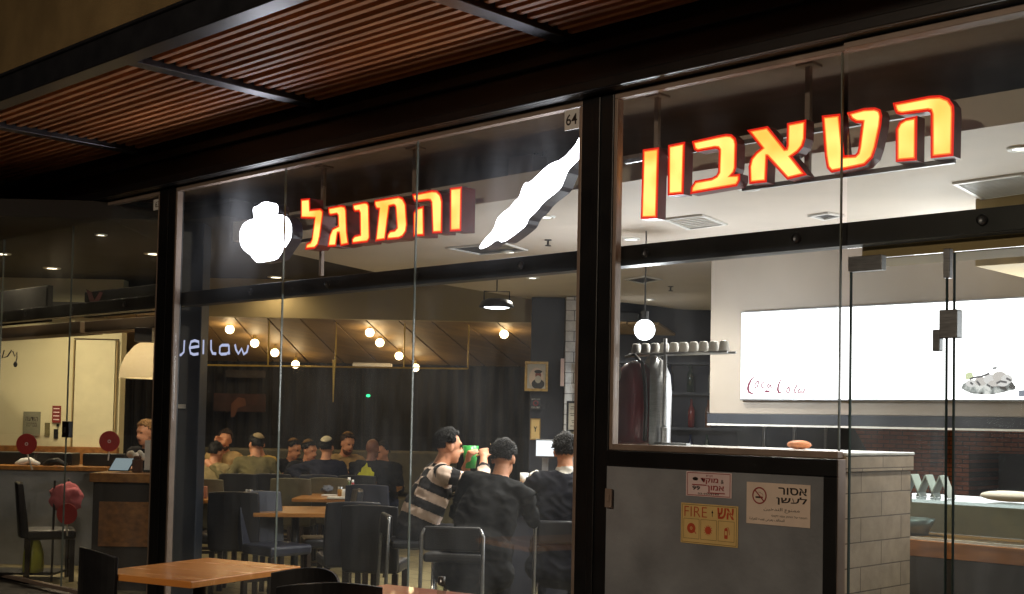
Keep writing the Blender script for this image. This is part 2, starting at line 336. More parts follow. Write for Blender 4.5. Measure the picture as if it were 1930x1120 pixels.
def lettering(mb, text, cx, cz, h, Y, mi=0, width=None, anchor='C', bold=0.0, plane=None):
    """lettering standing in the plane y = Y, read from the -y side; h is the height of the whole line"""
    cu = bpy.data.curves.new('lettering', 'FONT'); cu.body = text; cu.offset = bold; cu.resolution_u = 3
    ob = bpy.data.objects.new('lettering', cu); COL.objects.link(ob)
    dg = bpy.context.evaluated_depsgraph_get(); me = bpy.data.meshes.new_from_object(ob.evaluated_get(dg))
    xs = [v.co.x for v in me.vertices]; ys = [v.co.y for v in me.vertices]
    if xs:
        x0, x1, y0, y1 = min(xs), max(xs), min(ys), max(ys); k = h/(y1-y0); kx = k if width is None else width/(x1-x0)
        ox = {'C': (x0+x1)/2, 'L': x0, 'R': x1}[anchor]
        def tr(v):
            a, b = (v.x-ox)*kx, (v.y-(y0+y1)/2)*k
            if plane: return plane[0]+plane[1]*(cx+a)+plane[2]*(cz+b)
            return Vector((cx+a, Y, cz+b))
        mb.add([tr(v.co) for v in me.vertices], [list(p.vertices) for p in me.polygons], mi)
    bpy.data.objects.remove(ob); bpy.data.meshes.remove(me); bpy.data.curves.remove(cu)
    return mb
def strip(mb, pts, wdt, nrm, mi=0, thick=0.001):                   # flat ribbon along pts in a plane with normal nrm
    pts = [Vector(p) for p in pts]; nrm = Vector(nrm).normalized(); n = len(pts)
    ww = wdt if isinstance(wdt, (list, tuple)) else [wdt]*n
    A, B = [], []
    for i, p in enumerate(pts):
        t = (pts[min(i+1, n-1)]-pts[max(i-1, 0)]).normalized(); s = t.cross(nrm).normalized()*ww[i]/2
        A.append(p+s); B.append(p-s)
    mb.add(A+B, [[i, i+1, n+i+1, n+i] for i in range(n-1)], mi); return mb
def smooth_poly(pts, it=1):                                        # Chaikin, keeps an outline closed
    for _ in range(it):
        q = []
        for i in range(len(pts)):
            a, b = Vector(pts[i]), Vector(pts[(i+1) % len(pts)]); q += [a*.75+b*.25, a*.25+b*.75]
        pts = q
    return pts

# ================================================================== SETTING
struct(MB().box(-80, 80, -80, 60, -0.3, -0.004).build('ground', M['paving']))
struct(MB().box(-40, 12, 0.1, 40, -0.003, 0.004).build('floor', M['floor_tile']))
# dark upper ceiling of the room, the white dropped ceiling, the walls
struct(MB().box(-40, 8, 0.16, 30, 3.46, 3.6).build('ceiling', M['darkceil']))
wc = [(5.2, .58), (-4.67, .61)] + [tuple(onZ(x, y, 3.05))[:2] for x, y in ((725, 517), (837, 537), (1070, 576), (1173, 570), (1337, 590))] + [(5.2, 10.5)]
struct(MB().prism([(x, y, 3.05) for x, y in wc], (0, 0, .16)).build('dropped_ceiling', M['whiteceil']))
def fplane(name, xa, xb, b, z0, z1, m, th=0.12):                   # wall square to the line of sight, from pixel column xa to xb
    A, B = spot(xa, 790, b, z0), spot(xb, 800, b, z0); d = (B-A)
    n = Vector((-d.y, d.x, 0)).normalized()
    if n.dot(FH) < 0: n = -n
    return MB().prism([A, B, B+UP*(z1-z0), A+UP*(z1-z0)], n*th).build(name, m)
struct(fplane('back_wall', 150, 1500, 19.0, 0, 3.5, M['darkwall'], .2))
struct(fplane('cream_wall', -420, 224, 15.6, 0, 3.5, M['cream'], .2))
struct(fplane('kitchen_wall', 1092, 1900, 16.0, 0, 3.3, M['darkwall'], .2))
struct(MB().box(5.0, 5.2, .16, 12, 0, 3.46).build('side_wall', M['tanwall']))

# sloping plank ceiling over the back room, and the tan bulkhead before it
def plank_ceiling():
    m = mat('plank_ceiling_wood', (158, 130, 88), 0.6, scale=10, stretch=(1, 0.1, 1), col2=(128, 102, 66))
    mb = MB(); n = 16
    def row(t):                                                    # t 0 front, 1 back
        b = 15.35+t*3.35; z = 2.80-t*0.42
        return b, z
    for i in range(-3, n):
        xa, xb = 250+i*62, 250+(i+1)*62-3.2
        def q(x, t):
            b, z = row(t); return spot(x+t*92*(1+.0008*(x-600)), 790, b, z)
        vs = [q(xa, 0), q(xb, 0), q(xb, 1), q(xa, 1)]
        mb.prism(vs, (0, 0, .03))
    o = mb.build('plank_ceiling', m); struct(o)
    mb = MB(); A = spot(60, 790, 15.36, 2.84); B = spot(1200, 790, 15.36, 2.84); Cc = spot(1300, 790, 18.7, 2.42); D = spot(60, 790, 18.7, 2.42)
    mb.prism([A, B, Cc, D], (0, 0, .1)); struct(mb.build('ceiling_deck', M['black_plastic']))
plank_ceiling()
struct(fplane('tan_bulkhead', 338, 1002, 15.2, 2.785, 3.46, M['tanwall'], .14))

# pleated dark curtain along the back
def curtain(xa, xb, b, z0, z1, label):
    A, B = spot(xa, 790, b, 0), spot(xb, 800, b, 0); L = (B-A).length; d = (B-A).normalized(); n = Vector((d.y, -d.x, 0)); N = int(L*42)
    mb = MB(); vs = []; rows = [z0, (z0+z1)*.5, z1]
    for z in rows:
        for i in range(N+1):
            t = i/N*L; am = 0.045*(1 if z < z1 else .6)*(0.7+.6*mnoise.noise(Vector((t*1.3, z*.3, 4))))
            vs.append(A+d*(t+.015*math.sin(t*9+z))+n*(am*math.sin(t*2*PI/0.17+2.0*mnoise.noise(Vector((t*.9, 0, 1)))))+UP*z)
    fs = [[r*(N+1)+i, r*(N+1)+i+1, (r+1)*(N+1)+i+1, (r+1)*(N+1)+i] for r in range(2) for i in range(N)]
    o = mb.add(vs, fs).build('curtain', M['curtain'], base=A, smooth=True); tag(o, label, 'curtain'); return o
curtain(226, 1030, 18.6, 0.02, 2.42, 'long dark pleated curtain along the back of the dining room')

# ================================================================== SHOPFRONT
sf = thing('shopfront', 'black steel framed glass shopfront with tall panes and a plaster wall above', 'shopfront', (-2.3, 0, 0))
for i, (a, b) in enumerate(((-9.29, -9.05), (-4.765, -4.52), (-.238, -.008), (4.29, 4.53))):
    MB().box(a, b, -.024, .058, 0, 3.40).box(a+.09, b-.09, -.034, -.0245, 0, 3.39).build('post', M['black_steel'], sf, bevel=.006)
MB().box(-30, 14, -.10, .12, 3.402, 3.86).box(-30, 14, -.13, -.101, 3.402, 3.46).box(-30, 14, -.145, -.101, 3.60, 3.66).build('lintel', M['black_steel'], sf, bevel=.006)
MB().box(-30, 14, -.06, .14, 3.862, 8.0).build('upper_wall', M['plaster'], sf)
MB().box(4.535, 14, -.03, .10, 0, 3.40).build('side_wall', M['plaster'], sf)
MB().box(-30, -13.605, -.03, .10, 0, 3.40).build('side_wall', M['plaster'], sf)
trn = MB().box(-13.6, 4.28, .105, .16, 2.455, 2.565).box(-13.6, 4.28, .06, .104, 2.455, 2.565).build('transom', M['black_steel'], sf, bevel=.004)
for i in range(14):
    x = -8.2+i*.93
    if any(abs(x-p) < .2 for p in (-4.64, -.12)): continue
    bl = MB().lathe((0, 0, 0), [(0, 0), (.020, 0), (.024, -.004), (.024, -.012)], 14)
    bl.v = [Vector((x+v.x, .055+v.z, 2.512+v.y)) for v in bl.v]
    bl.build('bolt', M['beam_steel'], trn, smooth=True)
def bay(a, b, z0, z1, joints, bottom=True, right=True):
    e, d0, d1 = .032, -.020, .03
    fr = MB().box(a, b, d0, d1, z1-e, z1).box(a, a+e*.7, d0, d1, z0, z1-e-.001)
    if right: fr.box(b-e*.7, b, d0, d1, z0, z1-e-.001)
    if bottom: fr.box(a+e*.7+.001, b-e*.7-.001, d0, d1, z0, z0+e)
    f = fr.build('window_frame', M['alu'], sf, bevel=.003)
    xs = [a+e*.7+.002]+joints+[b-e*.7-.002]; zb = z0+(e+.002 if bottom else .01)
    for i in range(len(xs)-1):
        MB().box(xs[i]+.003, xs[i+1]-.003, -.005, .005, zb, z1-e-.002).build('pane', M['pane'], f)
    for x in joints:
        MB().box(x-.0028, x+.0028, -.007, .007, zb, z1-e-.002).build('silicone_joint', M['joint'], f)
bay(-13.6, -9.30, .03, 3.395, [-11.5])
bay(-9.045, -4.767, .03, 3.395, [-7.68, -6.27])
bay(-4.518, -.240, .03, 3.395, [-3.072, -1.648])
bay(-.006, 1.400, 1.452, 3.395, [1.372], right=False)
fr = MB().box(1.402, 4.285, -.045, .04, 3.363, 3.395).build('window_frame', M['alu'], sf, bevel=.003)
MB().box(1.405, 4.28, -.005, .005, 2.43, 3.36).build('pane', M['door_pane'], fr)
MB().box(1.402, 4.28, .142, .42, 2.39, 2.53).build('door_header', M['tanwall'], sf, bevel=.004)

M['edge_dark'] = mat('dark_edge_seal', (62, 78, 76), .9, spec=.1)
# frameless glass doors
gd = thing('glass_door', 'frameless glass door leaves under the transom right of the block counter', 'door', (2.2, 0, 0))
x0 = 1.428; xm0, xm1, xe = 1.895, 1.93, 3.2
for a, b in ((x0, xm0), (xm1, xe)):
    lf = MB().box(a, b, -.006, .006, .02, 2.375).build('door_leaf', M['door_pane'], gd)
    MB().box(a-.003, a+.0015, -.009, .009, .02, 2.37).build('leaf_edge', M['edge_dark'], lf)
    if a == x0:
        MB().box(b-.0015, b+.003, -.009, .009, .02, 2.375).build('leaf_edge', M['edge_dark'], lf)
MB().box(x0-.006, x0+.165, -.022, .022, 2.318, 2.388).build('patch_fitting', M['steel_dull'], gd, bevel=.003)
MB().box(xm0-.01, xm0+.02, -.018, .018, 2.26, 2.39).build('patch_fitting', M['steel_dull'], gd, bevel=.003)
pl = onY(1768, 648, -.02); ph = onY(1780, 610, -.02)
MB().box(1.872, 1.955, -.028, .028, 1.995, 2.12).build('lock_case', M['steel_dull'], gd, bevel=.004)
MB().box(1.838, 1.871, -.02, .02, 1.94, 2.035).build('strike_plate', M['steel_dull'], gd, bevel=.004)

# number plates on the glass
def number_plate(px, label, txt):
    a, b = onY(px[0], px[1], -.01), onY(px[2], px[3], -.01)
    p = thing('number_plate', label, 'sign', ((a.x+b.x)/2, -.01, (a.z+b.z)/2))
    MB().box(a.x, b.x, -.012, -.007, b.z, a.z).build('plate', M['white_plastic'], p)
    lettering(MB(), txt, (a.x+b.x)/2, (a.z+b.z)/2, (a.z-b.z)*.55, -.0135, bold=.01).build('lettering', M['black_ink'], p)
number_plate((1065, 209, 1091, 242), 'white number plate reading 64 in the top corner of the middle pane', '64')
number_plate((290, 377, 304, 394), 'small pale number plate reading 63 beside the left post', '63')

# ================================================================== PERGOLA
pg = thing('pergola', 'dark steel pergola with reddish wooden slat panels fixed over the pavement', 'pergola', (-2.5, -.8, 3.7))
PZ = 3.70
for x in (-9.65, -7.3, -4.95, -2.56, -.27, 2.05, 4.4):
    bm_ = MB().box(x-.055, x+.055, -1.50, -.147, PZ-.0, PZ+.012).box(x-.045, x+.045, -1.50, -.147, PZ+.0125, PZ+.13)
    bm_.box(x-.055, x+.055, -1.50, -.147, PZ+.131, PZ+.143)
    bm_.build('cross_beam', M['beam_steel'], pg, bevel=.003)
MB().box(-14, 7, -1.62, -1.503, PZ-.005, PZ+.012).box(-14, 7, -1.60, -1.52, PZ+.0125, PZ+.17).box(-14, 7, -1.62, -1.503, PZ+.171, PZ+.19).build('outer_beam', M['beam_steel'], pg, bevel=.003)
xsb = (-12, -9.65, -7.3, -4.95, -2.56, -.27, 2.05, 4.4)
for i in range(7):
    mb = MB(); a, b = xsb[i]+.06, xsb[i+1]-.06
    n = 17
    for k in range(n):
        y = -1.46+k*(1.29/(n-1)); j = random.uniform(-.004, .004)
        mb.obox(((a+b)/2, y, PZ+.055+j), (b-a, random.uniform(-.006, .006), random.uniform(-.005, .005)), (0, .036, random.uniform(-.002, .002)), (0, 0, .045))
    mb.build('slat_panel', M['slat_wood'], pg, bevel=.003)

# ================================================================== BLOCK COUNTER under the right window
bc = thing('block_counter', 'grey fronted counter with black border and pale block end wall under the right window', 'counter', (.7, .2, 0))
BX0, BX1 = onY(1551, 950, -.05).x, onY(1577, 950, -.05).x
MB().box(-.004, BX0-.003, -.035, .02, 0, 1.365).build('front_panel', M['grey_panel'], bc)
MB().box(-.004, BX1, -.05, .02, 1.368, 1.449).box(BX0, BX1, -.05, .02, 0, 1.366).build('panel_border', M['black_steel'], bc, bevel=.004)
MB().box(BX1+.002, 1.398, -.05, .02, 0, 1.449).build('edge_strip', M['alu'], bc, bevel=.003)
MB().box(.0, 1.378, .03, .70, 0, 1.385).build('block_wall', M['block'], bc, bevel=.004)
MB().box(.0, 1.384, .045, .72, 1.387, 1.462).build('worktop', [M['block'], M['cap']], bc, bevel=.004)
MB().box(.0, 1.386, .045, .725, 1.4635, 1.478).build('worktop_skin', M['cap'], bc, bevel=.003)
sw = onY(1160, 953, -.03)
o = MB().box(-.14+.146, .052, -.062, -.0505, 1.145, 1.245).box(.022, .04, -.068, -.0625, 1.175, 1.215).build('wall_switch', M['alu'], base=(.03, -.055, 1.2), bevel=.003)
tag(o, 'small grey switch plate at the left edge of the grey panel', 'switch')

# stickers on the grey panel ---------------------------------------------------
def sticker(name, px, label, m, Y=-.0365):
    a, b = onY(px[0], px[1], Y), onY(px[2], px[3], Y)
    t = thing(name, label, 'sign', ((a.x+b.x)/2, Y, (a.z+b.z)/2))
    MB().box(a.x, b.x, Y-.003, Y, b.z, a.z).build('plate', m, t, bevel=.001)
    W, H = b.x-a.x, a.z-b.z
    return t, (lambda u, v: (a.x+u*W, a.z-v*H)), W, H, Y-.0042
def rect(mb, P, Y, u0, v0, u1, v1, wd, mi=0):
    x0, z0 = P(u0, v0); x1, z1 = P(u1, v1)
    for A, B in (((x0, z0), (x1, z0)), ((x1, z0), (x1, z1)), ((x1, z1), (x0, z1)), ((x0, z1), (x0, z0))):
        strip(mb, [(A[0], Y, A[1]), (B[0], Y, B[1])], wd, (0, 1, 0), mi)
    return mb
def disc(mb, x, z, r, Y, mi=0, r2=0, n=28):
    o = [(x+r*math.cos(2*PI*i/n), Y, z+r*math.sin(2*PI*i/n)) for i in range(n)]
    if r2:
        q = [(x+r2*math.cos(2*PI*i/n), Y, z+r2*math.sin(2*PI*i/n)) for i in range(n)]
        mb.add(o+q, [[i, (i+1) % n, n+(i+1) % n, n+i] for i in range(n)], mi)
    else: mb.add(o, [list(range(n))], mi)
    return mb
def txt(mb, s, P, u, v, h, Y, H, mi=0, anchor='C', width=None, bold=0):
    x, z = P(u, v); return lettering(mb, s, x, z, h*H, Y, mi, width, anchor, bold)
heb = lambda s: s[::-1]
# security sticker
t, P, W, H, Y = sticker('security_sticker', (1294, 888, 1379.5, 940), 'pink security firm sticker with red Hebrew lettering and 99 on the grey panel', M['pink_paper'])
mb = MB(); rect(mb, P, Y, .035, .05, .965, .95, .003, 0)
txt(mb, heb('מוקד'), P, .52, .36, .24, Y, H, 0, 'C', W*.38, .02); txt(mb, heb('אמון'), P, .66, .66, .26, Y, H, 0, 'C', W*.36, .02)
x, z = P(.14, .53); x2, _ = P(.46, .53); strip(mb, [(x, Y, z), (x2, Y, z)], .005, (0, 1, 0), 0)
x, z = P(.48, .83); x2, _ = P(.86, .83); strip(mb, [(x, Y, z), (x2, Y, z)], .005, (0, 1, 0), 0)
txt(mb, heb('חברת'), P, .52, .155, .08, Y, H, 0)
txt(mb, '99', P, .23, .66, .17, Y, H, 1, 'C', W*.17, .02); txt(mb, '03-9559149', P, .5, .88, .08, Y, H, 1, 'C', W*.46, .01); txt(mb, '&', P, .80, .36, .16, Y, H, 1)
x, z = P(.21, .29); mb.add([(x+.017*math.cos(a*PI/10), Y, z+.009*math.sin(a*PI/10)) for a in range(20)], [list(range(20))], 1)
mb.build('lettering', [M['dkred_ink'], M['black_ink']], t)
# fire sign
t, P, W, H, Y = sticker('fire_sign', (1284.5, 947, 1391, 1033), 'yellow FIRE equipment sign with three red pictograms on the grey panel', M['yellow_paper'])
mb = MB(); rect(mb, P, Y, .025, .035, .975, .965, .002, 1)
txt(mb, 'FIRE', P, .265, .205, .25, Y, H, 2, 'C', W*.40, -.012); txt(mb, heb('אש'), P, .79, .20, .27, Y, H, 0, 'C', W*.29, .025)
x, z = P(.56, .30); x1, z1 = P(.56, .18); strip(mb, [(x, Y, z), (x1, Y, z1)], .0028, (0, 1, 0), 3)
mb.add([(x-.006, Y, z1-.006), (x+.006, Y, z1-.006), (x, Y, z1+.009)], [[0, 1, 2]], 3)
for i in range(3):
    u0 = .055+i*.305; rect(mb, P, Y, u0, .385, u0+.275, .875, .0016, 1)
x, z = P(.19, .62); disc(mb, x, z, .026, Y, 0, .008); disc(mb, x, z, .004, Y-.0004, 0); strip(mb, [(x+.018, Y-.0004, z-.012), (x+.03, Y-.0004, z-.026)], .005, (0, 1, 0), 0)
x, z = P(.49, .64); disc(mb, x, z, .019, Y, 0)
for k in range(12):
    a = k*PI/6; strip(mb, [(x+.017*math.cos(a), Y-.0004, z+.017*math.sin(a)), (x+.026*math.cos(a), Y-.0004, z+.026*math.sin(a))], .003, (0, 1, 0), 0)
x, z = P(.80, .66); mb.add([(x-.010, Y, z-.030), (x+.010, Y, z-.030), (x+.010, Y, z+.016), (x+.005, Y, z+.023), (x-.005, Y, z+.023), (x-.010, Y, z+.016)], [list(range(6))], 0)
mb.add([(x-.006, Y-.0004, z-.012), (x+.006, Y-.0004, z-.012), (x+.006, Y-.0004, z+.008), (x-.006, Y-.0004, z+.008)], [[0, 1, 2, 3]], 4)
strip(mb, [(x+.003, Y, z+.024), (x+.013, Y, z+.026), (x+.018, Y, z+.01), (x+.021, Y, z-.01)], .003, (0, 1, 0), 0)
mb.build('lettering', [M['orange_ink'], M['olive_ink'], M['orange_ink'], M['black_ink'], M['yellow_paper']], t)
# no smoking sign
t, P, W, H, Y = sticker('no_smoking_sign', (1408, 908, 1527.5, 996), 'pale no smoking sign in Hebrew and Arabic with a red barred circle', M['beige_paper'])
mb = MB(); txt(mb, heb('אסור'), P, .73, .175, .17, Y, H, 1, 'C', W*.44, .018); txt(mb, heb('לעשן'), P, .715, .40, .205, Y, H, 1, 'C', W*.47, .018)
txt(mb, 'ﻣﻤﻨﻮﻉ ﺍﻟﺘﺪﺧﻴﻦ'[::-1], P, .56, .635, .115, Y, H, 1, 'C', W*.56); txt(mb, heb('העובר על החוק צפוי לקנס'), P, .68, .78, .065, Y, H, 1, 'C', W*.55)
txt(mb, 'ﺍﻟﻤﺨﺎﻟﻒ ﻳﻌﺮﺽ ﻧﻔﺴﻪ ﻟﻠﻐﺮﺍﻣﺔ'[::-1], P, .33, .88, .08, Y, H, 1, 'C', W*.56)
x, z = P(.21, .315); disc(mb, x, z, .041, Y, 0, .0345)
strip(mb, [(x-.026, Y-.0008, z+.026), (x+.026, Y-.0008, z-.026)], .006, (0, 1, 0), 0)
strip(mb, [(x-.022, Y-.0004, z-.008), (x+.006, Y-.0004, z-.008)], .008, (0, 1, 0), 1); strip(mb, [(x+.008, Y-.0004, z-.008), (x+.02, Y-.0004, z-.008)], .008, (0, 1, 0), 2)
strip(mb, [(x+.02, Y, z), (x+.019, Y, z+.008), (x+.01, Y, z+.01), (x+.004, Y, z+.016), (x-.006, Y, z+.016)], .002, (0, 1, 0), 2)
mb.build('lettering', [M['dkred_ink'], M['black_ink'], M['skin_shade']], t)

# ================================================================== LIT SIGNS
SY = .24
def zpts(org, sc, pts): return [(org[0]+x/sc, org[1]+y/sc) for x, y in pts]
def grow(poly, d):
    """offset a closed 2-D outline outwards by d"""
    n = len(poly); A = sum(poly[i][0]*poly[(i+1) % n][1]-poly[(i+1) % n][0]*poly[i][1] for i in range(n)); s = 1 if A > 0 else -1
    out = []
    for i in range(n):
        p0, p1, p2 = Vector(poly[i-1]), Vector(poly[i]), Vector(poly[(i+1) % n])
        e1, e2 = (p1-p0).normalized(), (p2-p1).normalized()
        n1, n2 = Vector((e1.y, -e1.x))*s, Vector((e2.y, -e2.x))*s
        b = (n1+n2); b = b.normalized() if b.length > 1e-3 else n1
        k = d/max(.35, b.dot(n1)); out.append(tuple(p1+b*(min(k, d*2.2) if d > 0 else max(k, d*2.2))))
    return out
def letter(parent, px, depth, name='letter', face='letter_face', rim='letter_rim', side='letter_side', rimw=.011, sm=0):
    q = [onY(x, y, SY) for x, y in px]; p2 = [(v.x, v.z) for v in q]
    if sm: p2 = [tuple(v) for v in smooth_poly(p2, sm)]
    g = grow(p2, rimw); n = len(p2)
    body = MB()
    F = [(x, SY, z) for x, z in g]; B = [(x, SY+depth, z) for x, z in g]
    body.add(F+B, [[i, (i+1) % n, n+(i+1) % n, n+i] for i in range(n)], 0)
    body.add(B, [list(range(n))], 0)
    I = [(x, SY-.0, z) for x, z in p2]
    body.add(F+I, [[i, (i+1) % n, n+(i+1) % n, n+i] for i in range(n)], 1)
    q3 = grow(p2, -.006) if rim == 'letter_rim' else p2
    if rim == 'letter_rim':
        J = [(x, SY-.0006, z) for x, z in q3]; I2 = [(x, SY-.0006, z) for x, z in p2]
        body.add(I2+J, [[i, (i+1) % n, n+(i+1) % n, n+i] for i in range(n)], 2)
    o = body.build(name, [M[side], M[rim], M['letter_mid']], parent, tri=True)
    f = MB().add([(x, SY-.001, z) for x, z in q3], [list(range(n))]).build('lit_face', M[face], o, tri=True)
    return o
A_, B_, C_ = ((1190, 220), 5.6), ((1400, 200), 5.6), ((1600, 160), 5.6)
s1 = thing('illuminated_sign', 'large orange glowing Hebrew letters on rails behind the right pane', 'sign', tuple(onY(1500, 290, SY)))
DEP = .075
letter(s1, zpts(*A_, [(135, 365), (277, 345), (258, 1055), (115, 1060)]), DEP)
letter(s1, zpts(*A_, [(403, 318), (550, 288), (535, 800), (400, 812)]), DEP)
letter(s1, zpts(*A_, [(660, 275), (900, 222), (1000, 203), (1050, 208), (1085, 240), (1097, 290), (1090, 540), (1075, 585), (1035, 630), (1130, 625), (1130, 670), (1105, 715), (640, 795), (645, 750), (680, 695), (850, 665), (905, 635), (932, 590), (940, 350), (920, 322), (880, 318), (700, 352), (675, 335)]), DEP)
letter(s1, zpts(*B_, [(80, 268), (255, 235), (440, 465), (470, 460), (480, 420), (485, 200), (650, 168), (645, 340), (620, 420), (575, 475), (495, 532), (640, 715), (475, 755), (262, 520), (247, 520), (235, 785), (85, 800), (80, 640), (100, 560), (150, 500), (218, 445)]), DEP)
letter(s1, [(1552.7, 221.8), (1580.4, 218.8), (1588.4, 297.3), (1612.5, 295.5), (1618.8, 289.3), (1621.4, 278.6), (1627.7, 228.6), (1614.3, 228), (1606, 223), (1601.8, 215.2), (1628.6, 207.9), (1648.2, 206.8), (1656.3, 210), (1658.9, 218.9), (1657.1, 236.8), (1648.2, 277.9), (1642, 295.7), (1628.6, 309.1), (1600, 315.4), (1567.9, 321.4), (1561.6, 314.3), (1558, 292.9)], DEP)
hl = letter(s1, zpts(*C_, [(490, 210), (850, 140), (960, 135), (1040, 165), (1085, 230), (1090, 300), (1080, 730), (885, 750), (885, 310), (870, 265), (835, 258), (560, 295), (515, 285), (500, 255)]), DEP)
letter(s1, zpts(*C_, [(515, 790), (515, 470), (545, 410), (600, 375), (700, 355), (695, 775)]), DEP, name='letter_leg')
def rail(parent, pa, pb, y, r=.012):
    a, b = onY(*pa, y), onY(*pb, y); z = (a.z+b.z)/2
    MB().box(a.x, b.x, y-r, y+r, z-r, z+r).build('rail', M['steel_dull'], parent, bevel=.002)
def rod(parent, top, bot, y, w=.016):
    a, b = onY(*top, y), onY(*bot, y); x = (a.x+b.x)/2
    MB().box(x-w, x+w, y-w, y+w, b.z, 3.455).box(x-.05, x+.05, y-.05, y+.05, 3.445, 3.459).build('hanger_rod', M['alu'], parent, bevel=.002)
rail(s1, (1178, 308), (1800, 200), SY+DEP+.02); rail(s1, (1400, 362), (1800, 297), SY+DEP+.02)
rod(s1, (1245, 190), (1232, 350), SY+DEP+.045, .014); rod(s1, (1527, 125), (1520, 340), SY+DEP+.045, .014)
D_, E_, F_ = ((430, 360), 7.0), ((660, 330), 7.0), ((880, 230), 4.308)
s2 = thing('illuminated_sign', 'smaller orange Hebrew letters between a white lit pot and skewer behind the middle pane', 'sign', tuple(onY(760, 420, SY)))
D2 = .12
letter(s2, zpts(*D_, [(968, 125), (1068, 115), (1075, 262), (1215, 248), (1243, 275), (1240, 330), (1205, 600), (1180, 700), (1140, 745), (1030, 755), (1040, 710), (1090, 685), (1110, 640), (1150, 350), (968, 345)]), D2)
letter(s2, zpts(*D_, [(1330, 235), (1490, 205), (1535, 215), (1550, 260), (1560, 540), (1580, 690), (1490, 710), (1470, 545), (1440, 545), (1415, 715), (1325, 720), (1345, 590), (1380, 510), (1460, 470), (1455, 320), (1435, 295), (1350, 310), (1333, 290)]), D2)
letter(s2, zpts(*E_, [(45, 400), (190, 370), (225, 378), (240, 410), (250, 830), (225, 870), (35, 893), (32, 850), (60, 815), (140, 795), (135, 500), (120, 465), (65, 470), (45, 440)]), D2)
letter(s2, zpts(*E_, [(330, 350), (640, 298), (690, 320), (725, 390), (742, 650), (730, 740), (690, 800), (640, 825), (495, 838), (500, 790), (530, 750), (590, 740), (625, 700), (605, 420), (590, 395), (570, 390), (510, 405), (455, 840), (345, 857), (390, 440), (350, 435), (330, 390)]), D2)
letter(s2, zpts(*E_, [(835, 270), (1080, 220), (1140, 225), (1185, 270), (1205, 350), (1200, 745), (1095, 750), (1080, 360), (1060, 325), (1030, 320), (870, 340), (848, 320)]), D2)
letter(s2, zpts(*E_, [(845, 790), (845, 510), (875, 455), (960, 430), (965, 785)]), D2, name='letter_leg')
letter(s2, zpts(*E_, [(1330, 190), (1460, 175), (1450, 718), (1330, 725)]), D2)
letter(s2, zpts(*D_, [(330, 240), (345, 215), (390, 205), (440, 160), (510, 145), (580, 165), (635, 170), (655, 200), (660, 260), (645, 320), (740, 325), (800, 370), (835, 450), (838, 560), (820, 640), (770, 720), (730, 770), (690, 840), (640, 905), (500, 930), (380, 945), (330, 890), (290, 835), (220, 790), (170, 720), (150, 620), (160, 520), (200, 440), (260, 395), (350, 370), (335, 310)]), .10, 'lit_pot', 'white_lit', 'white_lit', 'dark_side', .002, 1)
letter(s2, zpts(*F_, [(95, 1035), (130, 970), (220, 880), (245, 790), (290, 740), (350, 700), (380, 655), (430, 610), (445, 550), (475, 490), (500, 500), (560, 450), (640, 370), (690, 335), (770, 310), (880, 195), (910, 130), (945, 85), (990, 40), (1030, 10), (1010, 90), (950, 260), (880, 330), (820, 390), (790, 470), (760, 540), (700, 590), (620, 650), (560, 730), (500, 780), (480, 840), (430, 880), (380, 920), (290, 980), (245, 950), (170, 1010)]), .10, 'lit_skewer', 'white_lit', 'white_lit', 'dark_side', .002, 1)
rail(s2, (470, 418), (880, 360), SY+D2+.02); rail(s2, (560, 452), (880, 415), SY+D2+.02)
rod(s2, (782, 285), (782, 400), SY+D2+.045, .014); rod(s2, (609, 322), (607, 520), SY+D2+.045, .014)
# street sign's reflection drawn as glowing strokes just inside the glass, top cut off
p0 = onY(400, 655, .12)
nw = thing('reflected_word', 'pale blue glowing word with its top cut off beside the left post', 'sign', tuple(p0))
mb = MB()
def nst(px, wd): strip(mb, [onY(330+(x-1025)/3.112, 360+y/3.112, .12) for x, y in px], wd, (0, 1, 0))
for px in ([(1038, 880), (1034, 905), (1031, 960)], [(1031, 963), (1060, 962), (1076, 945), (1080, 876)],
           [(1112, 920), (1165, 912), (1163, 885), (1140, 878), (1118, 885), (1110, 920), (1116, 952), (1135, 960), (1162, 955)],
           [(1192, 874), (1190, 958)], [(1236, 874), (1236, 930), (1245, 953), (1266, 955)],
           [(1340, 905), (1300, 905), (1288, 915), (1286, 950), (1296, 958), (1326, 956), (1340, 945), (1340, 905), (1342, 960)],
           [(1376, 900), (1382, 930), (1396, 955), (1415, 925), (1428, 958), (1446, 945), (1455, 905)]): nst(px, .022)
mb.build('lettering', M['reflection_glow'], nw)

# ================================================================== CEILING FITTINGS
lc = [tuple(spot(x, 790, b))[:2] for x, b in ((-500, 10.6), (330, 10.7), (420, 10.4), (1080, 15.1), (1080, 19.2), (-700, 19.2))]
struct(MB().prism([(x, y, 3.25) for x, y in lc], (0, 0, .15)).build('low_ceiling', mat('brown_ceiling_paint', (42, 37, 32), .9, 0, .15, 3, .2, 30)))
def downlight(px, z, label, power, col, m, r=.095, group='recessed ceiling downlights', size=2.4):
    p = onZ(px[0], px[1], z)
    t = thing('downlight', label, 'downlight', tuple(p), group)
    MB().lathe(p, [(r*.74, -.001), (r*.78, -.012), (r*1.15, -.010), (r*1.2, -.002), (r*1.2, .0)], 24).build('trim_ring', M['white_plastic'], t, smooth=True)
    MB().lathe(p, [(0, -.006), (r*.74, -.006)], 24).build('lit_disc', m, t)
    if power: lamp('SPOT', p-Vector((0, 0, .03)), power, col, .05, t, size, .8)
WARM, WHITE, COOL = (1.0, .80, .52), (1.0, .93, .82), (.92, .95, 1.0)
